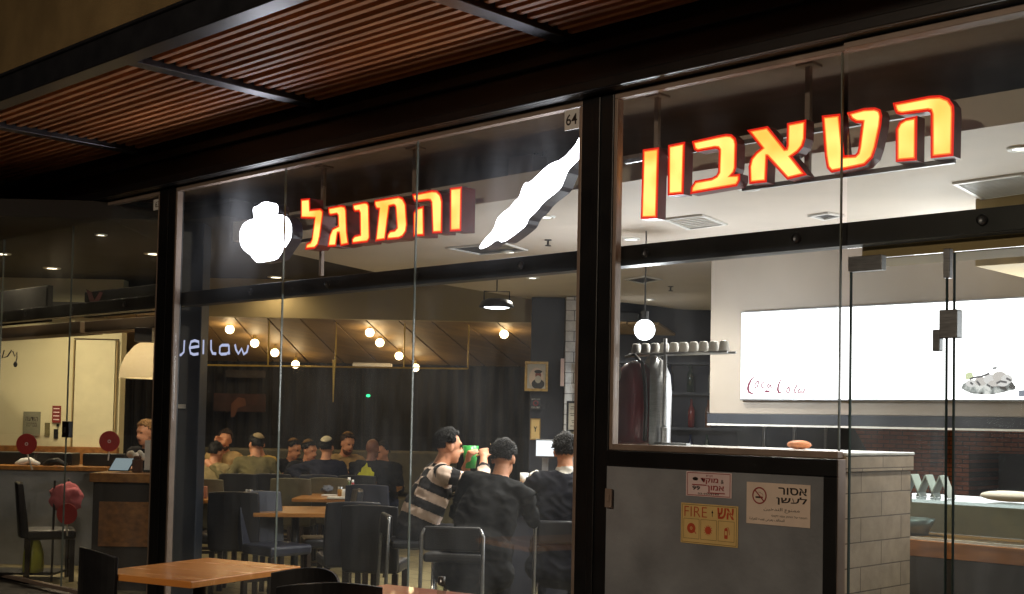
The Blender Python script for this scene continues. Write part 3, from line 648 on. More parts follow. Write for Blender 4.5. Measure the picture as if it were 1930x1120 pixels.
for px, lb in (((2, 478), 'warm round downlight at the far left edge of the dark ceiling'), ((98, 505), 'warm downlight above the black screen on the cream wall side'),
               ((190, 442), 'small dim downlight highest in the left pane'), ((290, 478), 'bright warm downlight beside the 63 plate post'),
               ((520, 522), 'warm downlight below the lit white pot')):
    downlight(px, 3.25, lb, (150 if px[0] < 400 else 18) if px[0] != 190 else 30, WARM, M['lamp_warm'], .085 if px[0] != 190 else .05, size=2.95)
for px, lb in (((1028, 408), 'ceiling downlight just right of the lit skewer'), ((960, 474), 'downlight beside the black ceiling hatch'),
               ((1190, 450), 'downlight by the right post above the transom'), ((1412, 355), 'downlight under the middle orange letters'),
               ((1004, 523), 'downlight seen just below the middle transom'), ((1224, 564), 'downlight above the round globe lamp'),
               ((1925, 279), 'downlight at the right edge above the ceiling grille')):
    downlight(px, 3.05, lb, 520 if px[0] == 1224 else 190, WHITE, M['lamp_white'], .06)
def ceiling_square(name, pts, label, cat, m, slats=0, z=3.05, fm=None):
    q = [onZ(x, y, z) for x, y in pts]; c = sum(q, Vector())/4
    t = thing(name, label, cat, tuple(c))
    MB().prism([v-UP*.004 for v in q], (0, 0, .003)).build('panel', m, t)
    fr = MB()
    for i in range(4):
        a, b = q[i], q[(i+1) % 4]; d = (b-a); n = Vector((-d.y, d.x, 0)).normalized()*.025
        fr.obox((a+b)/2-UP*.008, d+d.normalized()*.025, n, (0, 0, .012))
    fr.build('frame', fm or M['white_plastic'], t)
    if slats:
        sl = MB()
        for k in range(1, slats):
            u = k/slats; a = q[0].lerp(q[3], u); b = q[1].lerp(q[2], u)
            sl.obox((a+b)/2-UP*.008, (b-a)*.95, ((q[3]-q[0]).normalized())*.012, (0, 0, .006))
        sl.build('louvre', M['white_plastic'], t)
    return t
ceiling_square('ceiling_hatch', [(843, 466), (950, 457), (992, 470), (905, 478)], 'open black square hatch in the white ceiling under the skewer tip', 'hatch', M['black_plastic'])
ceiling_square('air_grille', [(1255, 412), (1322, 404), (1367, 421), (1298, 430)], 'pale square air grille in the ceiling below the leftmost big letter', 'grille', M['whiteceil'], 7)
ceiling_square('air_grille', [(1800, 344), (1928, 326), (1990, 352), (1852, 372)], 'air grille of fine grey mesh at the right edge of the ceiling', 'grille', M['beam_steel'], 14)
ceiling_square('ceiling_hatch', [(1180, 526), (1215, 520), (1246, 526), (1211, 533)], 'small dark hatch below the right transom near the post', 'hatch', M['black_plastic'])
ceiling_square('ceiling_hatch', [(1527, 405), (1560, 400), (1587, 405), (1553, 412)], 'dark square light recess in the ceiling left of the pane joint', 'hatch', M['black_plastic'])
p = onZ(1033, 452, 3.05); o = MB().lathe(p, [(0, 0), (.03, 0), (.03, -.006), (.008, -.01), (.008, -.04), (.025, -.045), (.025, -.05), (0, -.05)], 14).build('sprinkler', M['black_plastic'], base=p); tag(o, 'small dark sprinkler head in the white ceiling right of the hatch', 'sprinkler')
p = onZ(1264, 540, 3.05); o = MB().lathe(p, [(0, 0), (.03, 0), (.03, -.006), (.008, -.01), (.008, -.04), (.025, -.045), (.025, -.05), (0, -.05)], 14).build('sprinkler', M['black_plastic'], base=p); tag(o, 'sprinkler head in the ceiling over the cup rack', 'sprinkler')
# box with cables under the dark ceiling
pa, pb = onY(957, 292, .95), onY(1000, 370, .95)
t = thing('wall_speaker', 'grey box speaker hung with cables under the dark ceiling beside the skewer', 'speaker', ((pa.x+pb.x)/2, 1.05, pa.z))
MB().box(pa.x, pb.x, .95, 1.12, pb.z+.02, pa.z-.02).build('housing', M['alu'], t, bevel=.01)
for dx in (.08, .16, .24): MB().tube([(pa.x+dx, 1.05, pa.z-.025), (pa.x+dx+.01, 1.05, pa.z+.04), (pa.x+dx+.03, 1.06, 3.455)], .006, 6).build('cable', M['black_plastic'], t)
# drop box beside the right grille
pa = onZ(1838, 374, 3.05); o = MB().box(pa.x, 4.6, pa.y, HY-.002, 2.62, 3.048).build('ceiling_box', M['tanwall'], base=(pa.x, pa.y, 2.62), bevel=.006); tag(o, 'mauve boxed duct dropping from the ceiling at the right edge', 'duct')

# hanging square lamp
p = at(936, 578, 12.5)
t = thing('hanging_lamp', 'dark hanging lamp with cold white underside on a bracket below the middle transom', 'lamp', tuple(p))
MB().lathe(p, [(.10, .075), (.15, .05), (.175, .0), (.17, -.012), (.13, -.012), (.10, .03), (.0, .03)], 20).build('shade', M['black_steel'], t, smooth=True)
MB().lathe(p, [(0, -.022), (.09, -.018), (.14, -.006)], 20).build('lit_disc', M['lamp_cool'], t)
for s in (-1, 1): MB().tube([p+RH*(.14*s)*.9+UP*.06, p+RH*(.14*s)*.9+UP*.15, p+RH*(.0)+UP*.15, p+UP*.5], .008, 6).build('bracket', M['black_steel'], t)
lamp('SPOT', p-UP*.04, 60, COOL, .1, t, 2.6, .6)
# globe lamp
p = at(1215, 622, 9.5)
t = thing('globe_lamp', 'blinding round white globe lamp over the cup rack', 'lamp', tuple(p))
MB().ball(p, .078, 24, 14).build('globe', M['lamp_cool'], t, smooth=True)
MB().tube([p+UP*.075, p+UP*.14], .03, 12).tube([p+UP*.13, Vector((p.x, p.y, 3.048))], .006, 6).build('stem', M['black_steel'], t)
lamp('POINT', at(1215, 622, 9.5)-UP*.13, 80, COOL, .08, t)
# bare bulbs
bulbs = [(433, 621, 15.9, 'bulb highest in the left hanging row'), (480, 647, 16.6, 'second bulb down the left hanging row over the pale word'), (518, 665, 17.2, 'third bulb down the left hanging row'), (557, 687, 17.9, 'lowest bulb of the left hanging row'),
         (697, 627, 15.9, 'upper bulb of the close pair in the middle row'), (716, 646, 16.5, 'lower bulb of the close pair in the middle row'), (752, 671, 17.3, 'third bulb of the middle row by the pane joint'), (783, 693, 18.0, 'lowest bulb of the middle row on the rail'), (950, 630, 15.9, 'single bulb near the dark pillar')]
for x, y, b, lb in bulbs:
    p = at(x, y, b); t = thing('pendant_bulb', 'glowing bare '+lb, 'pendant bulb', tuple(p), 'bare bulbs over the back room')
    MB().ball(p, .055, 14, 10).build('bulb', M['bulb'], t, smooth=True)
    MB().tube([p+UP*.05, p+UP*.10], .022, 8).build('socket', M['brass'], t)
    zc = 2.80-(b-15.35)/3.35*.42-.002
    MB().tube([p+UP*.10, Vector((p.x, p.y, max(zc, p.z+.12)))], .004, 5).build('cord', M['black_plastic'], t)
    lamp('POINT', p-UP*.09, 5, (1.0, .70, .36), .05, t)
# brass hanging frame
t = thing('brass_hanger', 'thin brass frame hung below the plank ceiling along the back room', 'hanger', tuple(at(630, 690, 15.6)))
A, B = at(372, 688, 15.6), at(882, 695, 15.6)
MB().tube([A, B], .012, 6).build('long_rail', M['brass'], t)
for x in (505, 632, 761, 882, 372):
    u = (x-372)/510; q = A.lerp(B, u); MB().tube([q, Vector((q.x, q.y, 2.80))], .010, 6).build('drop_rod', M['brass'], t)
A2 = at(882, 640, 15.6); B2 = at(995, 645, 15.6)
q = at(628, 750, 15.5); o = MB().tube([Vector((q.x, q.y, 1.78)), Vector((q.x, q.y, 2.30))], [.006, .02], 8).build('hanging_rod', M['brass'], base=(q.x, q.y, 1.78)); tag(o, 'short tapering yellow rod hanging before the dark curtain', 'rod')
q = at(694, 746, 18.4); o = MB().ball(q, (.035, .03, .022), 10, 6).build('signal_light', M['green_led'], base=q, smooth=True); tag(o, 'tiny green light on the dark curtain', 'light')
q = at(702, 689, 17.9); o = MB().fbox(q, .55, .18, .07).build('air_unit', M['white_plastic'], base=q, bevel=.02); tag(o, 'flat white air unit under the plank ceiling', 'air conditioner')

# pillars ---------------------------------------------------------------------
def pillar(name, xa, xb, b, z1, m, label, depth=.4):
    A, B = spot(xa, 790, b), spot(xb, 797, b); c = (A+B)/2+FH*depth/2
    o = MB().fbox(c+UP*z1/2, (B-A).length, depth, z1).build(name, m, base=(c.x, c.y, 0), bevel=.006); tag(o, label, 'pillar'); return o
M['slate'] = mat('slate_blue_paint', (44, 49, 58), 0.5, 0, 0.15, 3, 0.1, 30)
pillar('pillar', 331, 374, 10.75, 3.24, M['slate'], 'slate grey pillar just inside the left edge of the middle pane', .25)
pillar('pillar', 998, 1061, 14.7, 3.04, M['darkwall'], 'dark blue pillar hung with a portrait and small notices')
pillar('pillar', 1063, 1150, 14.5, 3.04, M['white_tile'], 'brightly lit white tiled pillar beside the standing customer', .35)
def board(name, px, b, label, cat, m, th=.02, fm=None, fw=.02):
    A, B = at(px[0], px[3], b), at(px[2], px[3], b); Cc = at(px[0], px[1], b)
    W, H = (B-A).length, Cc.z-A.z; c = (A+B)/2+UP*H/2
    t = thing(name, label, cat, tuple(c))
    MB().fbox(c, W, th, H).build('sheet', m, t)
    X = RH; fr = None
    if fm:
        fr = MB()
        for s in (-1, 1):
            fr.fbox(c+X*(s*(W/2)), fw, th+.02, H+fw).fbox(c+UP*(s*H/2), W-fw, th+.02, fw)
        fr = fr.build('frame', fm, t)
    c0 = c-FH*(th/2+.002)
    return t, c0, X, W, H
t, c0, X, W, H = board('portrait', (991, 684, 1030, 735), 14.66, 'gilt framed picture of a bearded figure hung on the dark pillar', 'picture', M['paper'], .02, M['gold'], .03)
mb = MB()
def flat(c0, X, pts, mb, mi): mb.add([c0+X*a+UP*b for a, b in pts], [list(range(len(pts)))], mi)
ell = lambda cx, cy, rx, ry, n=18: [(cx+rx*math.cos(2*PI*i/n), cy+ry*math.sin(2*PI*i/n)) for i in range(n)]
flat(c0, X, ell(.0, -.02, .085, .12), mb, 0); flat(c0-FH*.001, X, ell(.02, -.09, .075, .06), mb, 1); flat(c0-FH*.002, X, ell(.02, .015, .034, .045), mb, 2); flat(c0-FH*.003, X, ell(.02, -.035, .036, .045), mb, 3); flat(c0-FH*.003, X, ell(.02, .055, .045, .02), mb, 1)
mb.build('picture', [M['beige_paper'], M['cloth_grey'], M['skin_shade'], M['paper']], t)
t, c0, X, W, H = board('notice', (1000, 748, 1019, 772), 14.66, 'small black notice with red barred ring between two lines of text', 'notice', M['black_plastic'])
mb = MB(); lettering(mb, heb('אסור לעשן'), 0, .045, .018, 0, 0, .10, plane=(c0, X, UP)); lettering(mb, heb('תודה רבה'), 0, -.05, .018, 0, 0, .10, plane=(c0, X, UP))
n = 20; mb.add([c0+X*(.03*math.cos(2*PI*i/n))+UP*(.03*math.sin(2*PI*i/n)) for i in range(n)]+[c0+X*(.022*math.cos(2*PI*i/n))+UP*(.022*math.sin(2*PI*i/n)) for i in range(n)], [[i, (i+1) % n, n+(i+1) % n, n+i] for i in range(n)], 1)
mb.build('lettering', [M['paper'], M['red_ink']], t)
t, c0, X, W, H = board('notice', (1000, 790, 1017, 828), 14.66, 'small yellowed card with a dark emblem low on the dark pillar', 'notice', M['yellow_paper'], .015, M['gold'], .012)
mb = MB(); flat(c0, X, [(-.02, .03), (-.008, .03), (0, .012), (.008, .03), (.02, .03), (.005, .0), (.005, -.03), (-.005, -.03), (-.005, 0)], mb, 0); mb.build('emblem', [M['black_ink']], t)
t, c0, X, W, H = board('certificate', (1069, 758, 1094, 812), 14.45, 'white certificate in a black frame on the white tiled pillar', 'certificate', M['paper'], .02, M['black_plastic'], .022)
mb = MB()
for k, (v, wd) in enumerate(((.11, .5), (.085, .6), (.03, .7), (.01, .55), (-.05, .4), (-.07, .3), (-.11, .6))):
    mb.obox(c0+UP*v, X*(W*wd), FH*.001, UP*.006)
mb.build('lettering', [M['black_ink']], t)
t, c0, X, W, H = board('notice', (1056, 676, 1063, 728), 14.4, 'narrow pale pink strip at the left edge of the tiled pillar', 'notice', M['pink_paper'])

# ================================================================== KITCHEN behind the right window
hd = thing('kitchen_hood', 'large pale boxed kitchen hood with a dark lower band', 'hood', (1.0, 2.6, 1.62))
M['hoodpaint'] = mat('hood_paint', (160, 150, 138), 0.6, 0, 0.06, 2, 0.05, 20)

hl0, hb0, hb1, hs0 = onY(1338, 700, HY).x, onY(1600, 783, HY).z, onY(1600, 803, HY-.02).z, onY(1600, 807, HY-.02).z
MB().box(hl0, 4.6, HY, HY+1.6, hb0+.002, 3.048).build('casing', M['hoodpaint'], hd, bevel=.004)
MB().box(hl0-.01, 4.6, HY-.015, HY+1.6, hb1, hb0).build('lower_band', M['slate'], hd, bevel=.003)
MB().box(hl0-.01, 4.6, HY-.018, HY+.06, hs0, hb1-.001).build('light_strip', M['white_plastic'], hd)
la, lb_ = onY(1398, 590, HY-.05), onY(1398, 752, HY-.05)
ml = thing('menu_lightbox', 'glowing white menu panel with red script lettering and a plate of grilled meat', 'light box', (la.x+1.5, HY-.03, (la.z+lb_.z)/2))
MB().box(la.x-.012, 4.1, HY-.045, HY-.002, lb_.z-.012, la.z+.012).build('box_frame', M['steel_dull'], ml, bevel=.003)
MB().box(la.x, 4.09, HY-.052, HY-.0455, lb_.z, la.z).build('lit_panel', M['menu_lit'], ml)
CC = emat('print_pale_red', (0.42, 0.10, 0.17), 1.0)
def cpt(pts): return [onY(1380+x/10.72, 680+y/10.72, HY-.0535) for x, y in pts]
mb = MB(); N_ = (0, 1, 0)
for px, wd in (([(480, 330), (430, 330), (380, 390), (335, 480), (318, 570), (340, 640), (410, 665), (450, 640)], [.004, .005, .008, .011, .012, .011, .006, .003]),
               ([(530, 400), (480, 440), (455, 510), (470, 550), (510, 520), (530, 450), (530, 400)], .006), ([(640, 430), (600, 460), (585, 520), (610, 550), (650, 520)], .006),
               ([(750, 470), (715, 490), (705, 530), (730, 545), (765, 500), (790, 480), (780, 530), (815, 545)], .006), ([(640, 618), (700, 622), (770, 622)], [.002, .012, .002]),
               ([(1020, 370), (975, 400), (935, 490), (920, 580), (940, 640), (970, 650), (1010, 630)], [.003, .005, .008, .010, .010, .006, .003]),
               ([(1150, 530), (1110, 570), (1098, 630), (1130, 655), (1160, 610), (1150, 530)], .006), ([(1320, 480), (1280, 540), (1250, 620), (1265, 655), (1300, 630)], .006),
               ([(1380, 570), (1340, 600), (1335, 645), (1370, 650), (1400, 590), (1400, 640), (1430, 655), (1470, 570)], .006)):
    strip(mb, cpt(px), [v*2.0 for v in wd] if isinstance(wd, list) else wd*1.9, N_)
mb.build('lettering', CC, ml)
# printed plate of food
def print_mat():
    m = bpy.data.materials.new('printed_food'); m.use_nodes = True; t = m.node_tree; t.nodes.remove(t.nodes['Principled BSDF']); L = t.links.new
    tc = t.nodes.new('ShaderNodeTexCoord'); n = t.nodes.new('ShaderNodeTexNoise'); n.inputs['Scale'].default_value = 22; n.inputs['Detail'].default_value = 5; L(tc.outputs['Object'], n.inputs['Vector'])
    cr = t.nodes.new('ShaderNodeValToRGB'); e = cr.color_ramp.elements; e[0].position = .36; e[0].color = (.10, .09, .085, 1); e[1].position = .62; e[1].color = (.92, .90, .86, 1); k = e.new(.48); k.color = (.42, .44, .42, 1)
    em = t.nodes.new('ShaderNodeEmission'); L(n.outputs['Fac'], cr.inputs[0]); L(cr.outputs[0], em.inputs[0]); L(em.outputs[0], t.nodes['Material Output'].inputs[0]); return m
PF = print_mat()
def fpt(pts): return [onY(1780+x/10.18, 660+y/10.18, HY-.0535) for x, y in pts]
MB().add(fpt([(330, 740), (345, 660), (420, 610), (700, 640), (1000, 640), (1290, 600), (1365, 700), (1355, 760), (1230, 785), (1050, 830), (860, 858), (700, 850), (540, 840), (420, 795)]), [list(range(14))]).build('food_print', PF, ml, tri=True)
def fpt2(pts, k=1): return [v+Vector((0, -.0006*k, 0)) for v in fpt(pts)]
mb = MB()
for k, (cx, cy, rx, ry) in enumerate(((520, 640, 110, 70), (700, 600, 120, 85), (880, 560, 130, 95), (1060, 510, 140, 100), (1200, 560, 110, 90), (960, 640, 120, 60), (1120, 640, 110, 60))):
    mb.add(fpt2([(cx+rx*math.cos(a*PI/9), cy+ry*math.sin(a*PI/9)) for a in range(18)], 1+k*.3), [list(range(18))], k % 2)
mb.build('food_print', [emat('print_cream', (.86, .82, .80), 1.0), emat('print_pale_brown', (.72, .66, .62), 1.0)], ml)
mb = MB()
for pts in ([(490, 560), (560, 530), (720, 505), (870, 445)], [(930, 350), (1010, 340)], [(620, 590), (690, 680)], [(1000, 640), (1080, 600), (1200, 620)], [(1190, 540), (1290, 590)], [(820, 660), (880, 700)], [(500, 620), (550, 660)]):
    strip(mb, fpt2(pts, 5), .014, (0, 1, 0))
mb.build('food_shading', emat('print_dark', (.16, .15, .15), 1.0), ml)
MB().add(fpt2([(400, 560), (410, 460), (470, 420), (540, 440), (560, 520), (480, 570)], 4), [list(range(6))]).build('lime_print', emat('print_lime', (.80, .86, .52), 1.0), ml)
MB().add(fpt([(1425, 775), (1900, 740), (1900, 880), (1425, 890)]), [[0, 1, 2, 3]]).build('price_print', emat('print_grey', (.30, .32, .38), 1.0), ml)
lamp('AREA', (1.2, HY-.10, 2.12), 75, (1, 1, 1), 1, ml, aim=(0, -1, 0)).data.size = 2.2

M['card_grey'] = mat('grey_card', (150, 164, 158), .8)
ds = thing('display_case', 'glass fronted food display case on a wooden ledge and dark base', 'display case', (2.3, 1.2, 0))
DX = .86
MB().box(DX, 4.4, 1.22, 1.8, 0, .905).build('base', M['black_steel'], ds, bevel=.005)
MB().box(DX-.01, 4.4, 1.19, 1.82, .907, .995).build('ledge', M['oak_edge'], ds, bevel=.004)
MB().box(DX, 4.4, 1.205, 1.215, 1.0, 1.195).build('front_glass', M['case_glass'], ds)
MB().box(DX, 4.4, 1.20, 1.80, 1.197, 1.215).build('top_glass', M['case_glass'], ds)
MB().box(DX, 4.4, 1.70, 1.72, .997, 1.19).build('back_panel', mat('case_back_paint', (120, 106, 84), .7), ds)
MB().box(DX, 4.4, 1.195, 1.204, .998, 1.010).build('edge_trim', M['cap'], ds)
for x, c, lb in ((.98, 'steel_dull', 'steel'), (1.9, 'tan_leather', 'olive')):
    q = Vector((x, 1.48, .997)); o = MB().lathe(q, [(0, .005), (.09, .005), (.13, .09), (.14, .09), (.10, 0), (0, 0)], 24).build('salad_bowl', M[c], base=q, smooth=True); tag(o, lb+' salad bowl inside the glass display case', 'bowl')
for i, px in enumerate((1716, 1743, 1770)):
    q = onY(px, 934, 1.42); q.z = 1.216; mb = MB()
    mb.prism([q+Vector((-.055, 0, 0)), q+Vector((-.05, 0, .002)), q+Vector((.005, 0, .12)), q+Vector((-.0, 0, .124)), q+Vector((-.004, 0, .12))], (0, .09, 0))
    mb.prism([q+Vector((.004, 0, .122)), q+Vector((.0, 0, .12)), q+Vector((.05, 0, .0)), q+Vector((.056, 0, .0))], (0, .09, 0))
    o = mb.build('menu_card', M['card_grey'], base=q); tag(o, ['folded pale card next to the block counter end', 'middle folded pale card on the display case', 'folded pale card by the glass door edge'][i], 'menu card', 'folded cards on the display case')
q = onY(1905, 938, 1.42); q.z = 1.216
o = MB().ball(q+UP*.03, (.17, .07, .03), 20, 8).ball(q+UP*.035+Vector((.2, .02, 0)), (.16, .07, .032), 20, 8).build('flatbread', M['paper'], base=q, smooth=True); tag(o, 'pale flatbread lying on the display case at the right edge', 'bread')
ov = thing('brick_oven', 'reddish brick oven with a dark mouth under the kitchen hood', 'oven', (.6, 4.5, 0))
OY = 4.3; xa, xm = onY(1660, 850, OY).x, onY(1826, 890, OY).x; xn = xm+1.0
MB().box(xa, xm, OY, OY+.6, .5, 1.72).box(xn, xn+1.5, OY, OY+.6, .5, 1.72).box(xm, xn, OY, OY+.6, 1.42, 1.72).box(xm, xn, OY, OY+.6, .5, 1.05).build('brickwork', M['brick'], ov)
MB().box(xm, xn, OY+.55, OY+.59, 1.05, 1.42).build('fire_chamber', M['black_plastic'], ov)
MB().prism([(xa-.25, OY-.14, 1.72), (xa+.02, OY-.14, 1.30), (xa+.5, OY-.14, 1.30), (xa+.5, OY-.14, 1.72)], (0, .13, 0)).build('flue_cheek', M['brick'], ov)
MB().box(xm-.03, xn+.03, OY-.04, OY-.005, 1.02, 1.05).build('mouth_ledge', M['steel_dull'], ov)
# things on the block counter
q = onY(1506, 850, .55); q.z = 1.479
o = MB().ball(q+UP*.022, (.068, .055, .024), 20, 10).build('head_dome', mat('head_dome_skin', (222, 140, 88), .6, scale=22, var=.3, bump=.3), base=q, smooth=True); tag(o, 'flat orange bread roll on the white worktop', 'bread roll')  # low dome standing for a cook's bald head top
q = onY(1196, 848, .42); q.z = 1.478
t = thing('drink_tank', 'tall red drink tank in a pale curved shell on the worktop by the post', 'drink tank', tuple(q))
MB().lathe(q, [(0, 0), (.10, 0), (.108, .02), (.108, .36), (.10, .41), (.07, .455), (.03, .475), (0, .48)], 28).build('tank', mat('wine_red_tank', (120, 34, 46), .3, 0, .15, 5, coat=.3), t, smooth=True)
MB().lathe(q+Vector((.055, .06, 0)), [(.125, 0), (.128, .3), (.118, .40), (.085, .475), (.04, .51), (0, .515)], 28, a0=-.9, a1=2.6).build('shell', M['steel_dull'], t, smooth=True)
MB().box(q.x-.16, q.x-.03, q.y-.10, q.y-.095, q.z+.36, q.z+.44).build('label_plate', M['white_plastic'], t)
MB().tube([q+Vector((-.06, -.02, .50)), q+Vector((.02, -.04, .51)), q+Vector((.085, -.05, .46)), q+Vector((.115, -.06, .36)), q+Vector((.125, -.06, .2)), q+Vector((.12, -.06, .02))], .011, 8).build('hose', M['black_plastic'], t, smooth=True)
q2 = onY(1251, 848, .42); q2.z = 1.478
t = thing('cup_rack', 'steel bar rack on an upright stand over the worktop', 'rack', tuple(q2))
MB().tube([q2+UP*.004, q2+UP*.60], .011, 8).build('upright', M['steel_dull'], t, smooth=True)
MB().box(q2.x-.05, q2.x+.17, q2.y-.02, q2.y+.02, q2.z+.001, q2.z+.014).tube([q2+UP*.01, q2+Vector((.0, 0, .1))], .02, 8).build('foot', M['steel_dull'], t, bevel=.002)
zr = 1.478+.515
MB().tube([q2+Vector((-.26, 0, .515)), q2+Vector((.42, 0, .515))], .008, 8).tube([q2+Vector((-.26, .08, .515)), q2+Vector((.42, .08, .515))], .008, 8).tube([q2+Vector((0, -.01, .515)), q2+Vector((0, .09, .515))], .008, 8).build('rail', M['steel_dull'], t, smooth=True)
for i in range(10):
    x = q2.x-.24+i*.068; c = Vector((x, q2.y+.04, zr+.009))
    o = MB().lathe(c, [(0, .055), (.018, .055), (.024, .05), (.031, .004), (.033, 0), (.030, 0), (.022, .046), (0, .05)], 16).build('cup', M['white_plastic'], base=c, smooth=True)
    tag(o, ['white cup at the post end of the steel rack', 'second upturned cup from the post on the rack', 'third upturned cup from the post on the rack', 'cup just left of the rack upright', 'cup on top of the rack upright', 'cup just right of the rack upright', 'second cup right of the rack upright', 'third cup right of the rack upright', 'fourth cup right of the rack upright', 'cup nearest the pale hood on the rack'][i], 'cup', 'upturned cups on the steel rack')
# back bar behind
c = spot(1255, 803, 12.5)
t = thing('back_bar', 'dark back bar shelves with bottles seen under the globe lamp', 'shelf unit', tuple(c))
MB().fbox(c+UP*.6, 1.5, .5, 1.2).build('cabinet', M['darkwall'], t, bevel=.005)
MB().fbox(c+UP*1.15+FH*.27, 1.5, .03, 2.2).build('back_board', M['darkwall'], t)
for z in (1.55, 1.9, 2.2): MB().fbox(c+UP*z+FH*.12, 1.5, .26, .025).build('shelf', M['slate'], t)
cols = [(30, 50, 36), (92, 54, 28), (120, 122, 118), (34, 40, 70), (110, 30, 28)]
bm_ = [mat('bottle_glass_%d' % i, cc, .15, 0, .1, coat=.5) for i, cc in enumerate(cols)]
kinds = ['green', 'amber', 'pale', 'blue', 'red']
nb = 0
for z, zl in ((1.215, 'cabinet top'), (1.565, 'lowest shelf'), (1.915, 'middle shelf')):
    for i in range(6):
        u = -.55+i*.2+random.uniform(-.03, .03); q = c+RH*u+UP*z+FH*.10; k = (i*2+nb) % 5
        o = MB().lathe(q, [(0, 0), (.036, 0), (.037, .16), (.03, .19), (.013, .22), (.013, .28), (0, .28)], 12).build('bottle', bm_[k], base=q, smooth=True)
        tag(o, '%s bottle on the back bar %s, %s' % (kinds[k], zl, ['at the left end', 'second from its left end', 'left of the middle', 'right of the middle', 'second from its right end', 'at the right end'][i]), 'bottle', 'bottles on the back bar')
    nb += 1
c = onY(1480, 830, 5.6); c.z = 0
t = thing('steel_fridge', 'dark blue steel fridge with pale door posts under the hood', 'fridge', tuple(c))
MB().box(c.x-.75, c.x+1.1, 5.6, 6.2, 0, 2.0).build('cabinet', M['slate'], t, bevel=.006)
for dx in (-.25, .1, .45): MB().box(c.x+dx, c.x+dx+.03, 5.57, 5.598, .3, 1.9).build('door_handle', M['steel_dull'], t, bevel=.004)

# ================================================================== LEFT SIDE
def wall_box(name, px, Y, depth, label, cat, m, zz=None, bevel=.005):
    a, b = onY(px[0], px[1], Y), onY(px[2], px[3], Y)
    o = MB().box(a.x, b.x, Y, Y+depth, b.z, a.z).build(name, m, base=((a.x+b.x)/2, Y, b.z), bevel=bevel); tag(o, label, cat); return o, a, b
M['screen_off'] = mat('dark_screen', (6, 6, 8), .8, 0, .1, spec=.1)
SYY = .55
for px, lb in (((-60, 552, 88, 606), 'black screen hung at the far left above a tan box'), ((160, 534, 306, 586), 'black screen with a faint red mark above the tan box by the post')):
    a, b = onY(px[0], px[1], SYY), onY(px[2], px[3], SYY)
    a.z = onY(px[2], px[1]-(0 if px[0] > 0 else 14), SYY).z; b.z = onY(px[2], px[3], SYY).z
    t = thing('wall_screen', lb, 'screen', ((a.x+b.x)/2, SYY, b.z))
    MB().box(a.x, b.x, SYY, SYY+.06, b.z, a.z).build('casing', M['screen_off'], t, bevel=.006)
    MB().box(a.x+.02, b.x-.02, SYY-.006, SYY-.001, b.z+.02, a.z-.02).build('display', M['screen_off'], t)
    if px[0] > 0:
        v = [onY(x, y, SYY-.01) for x, y in ((162, 545), (172, 550), (178, 566), (188, 550), (194, 552), (180, 582), (172, 578))]
        MB().add(v, [list(range(7))]).build('red_mark', mat('dim_red_shape', (60, 8, 14), .6), t, tri=True)  # flat red shape laid on the dark display
    else:
        v = [onY(x, y, SYY-.01) for x, y in ((55, 588), (72, 584), (74, 600), (57, 606))]
        MB().add(v, [list(range(4))]).build('red_mark', mat('dim_red_patch', (70, 14, 22), .5), t)
M['tanbox'] = mat('tan_box_paint', (82, 64, 44), .7, 0, .1, 3)
for px, lb in (((-60, 606, 150, 630), 'tan boxed beam at the left under the black screen'), ((160, 594, 310, 618), 'tan boxed beam under the screen beside the left post')):
    a, b = onY(px[0], px[1], SYY+.2), onY(px[2], px[3], SYY+.2); a.z = onY(px[2], px[1], SYY+.2).z; b.z = onY(px[2], px[3]-2, SYY+.2).z
    o = MB().box(a.x, b.x, SYY+.2, SYY+.45, b.z, a.z).build('boxed_beam', M['tanbox'], base=((a.x+b.x)/2, SYY+.2, b.z), bevel=.005); tag(o, lb, 'beam')
# dome lamp and speaker
p = at(305, 714, 12.2); r = .40
t = thing('dome_lamp', 'big beige fabric dome lamp hanging beside the left post', 'lamp', tuple(p))
MB().lathe(p, [(r, 0), (r*.97, .10), (r*.86, .21), (r*.66, .31), (r*.40, .375), (r*.12, .40), (.03, .405)], 40).build('shade', M['lampshade'], t, smooth=True)
MB().tube([p+UP*.395, Vector((p.x, p.y, 3.248))], .012, 8).build('hanging_rod', M['black_steel'], t)
MB().ball(p+UP*.18, .05, 12, 8).build('bulb', M['bulb'], t, smooth=True)
lamp('POINT', p+UP*.12, 12, (1, .88, .68), .06, t)
q = at(274, 632, 11.6); o = MB().fbox(q, .16, .14, .13).build('ceiling_speaker', M['dark_wood'], base=q, bevel=.006)
tag(o, 'small dark box speaker above the dome lamp', 'speaker')
t, c0, X, W, H = board('wall_poster', (43, 776, 75, 822), 15.58, 'grey notice poster on the cream wall', 'poster', mat('grey_notice', (126, 124, 104), .8), .01)
mb = MB(); lettering(mb, heb('הודעה'), 0, .06, .05, 0, 0, .15, plane=(c0, X, UP)); lettering(mb, heb('בברכה'), 0, -.01, .045, 0, 0, .13, plane=(c0, X, UP)); mb.build('lettering', [M['black_ink']], t)
t, c0, X, W, H = board('wall_poster', (98, 765, 114, 797), 15.58, 'small dark red notice on the cream wall', 'poster', mat('red_notice', (128, 44, 36), .8), .01)
mb = MB()
for k in range(4): mb.obox(c0+UP*(.07-.045*k), X*(W*.7), FH*.001, UP*.012)
mb.build('lettering', [M['pink_paper']], t)
for px, m_, lb in (((101, 809, 109, 827), 'black_plastic', 'small black oval plate on the cream wall'), ((84, 797, 93, 822), 'cloth_olive', 'small olive card under the red notice'), ((107, 799, 111, 804), 'black_plastic', 'tiny black switch under the red notice')):
    board('wall_plate', px, 15.58, lb, 'plate', M[m_], .012)
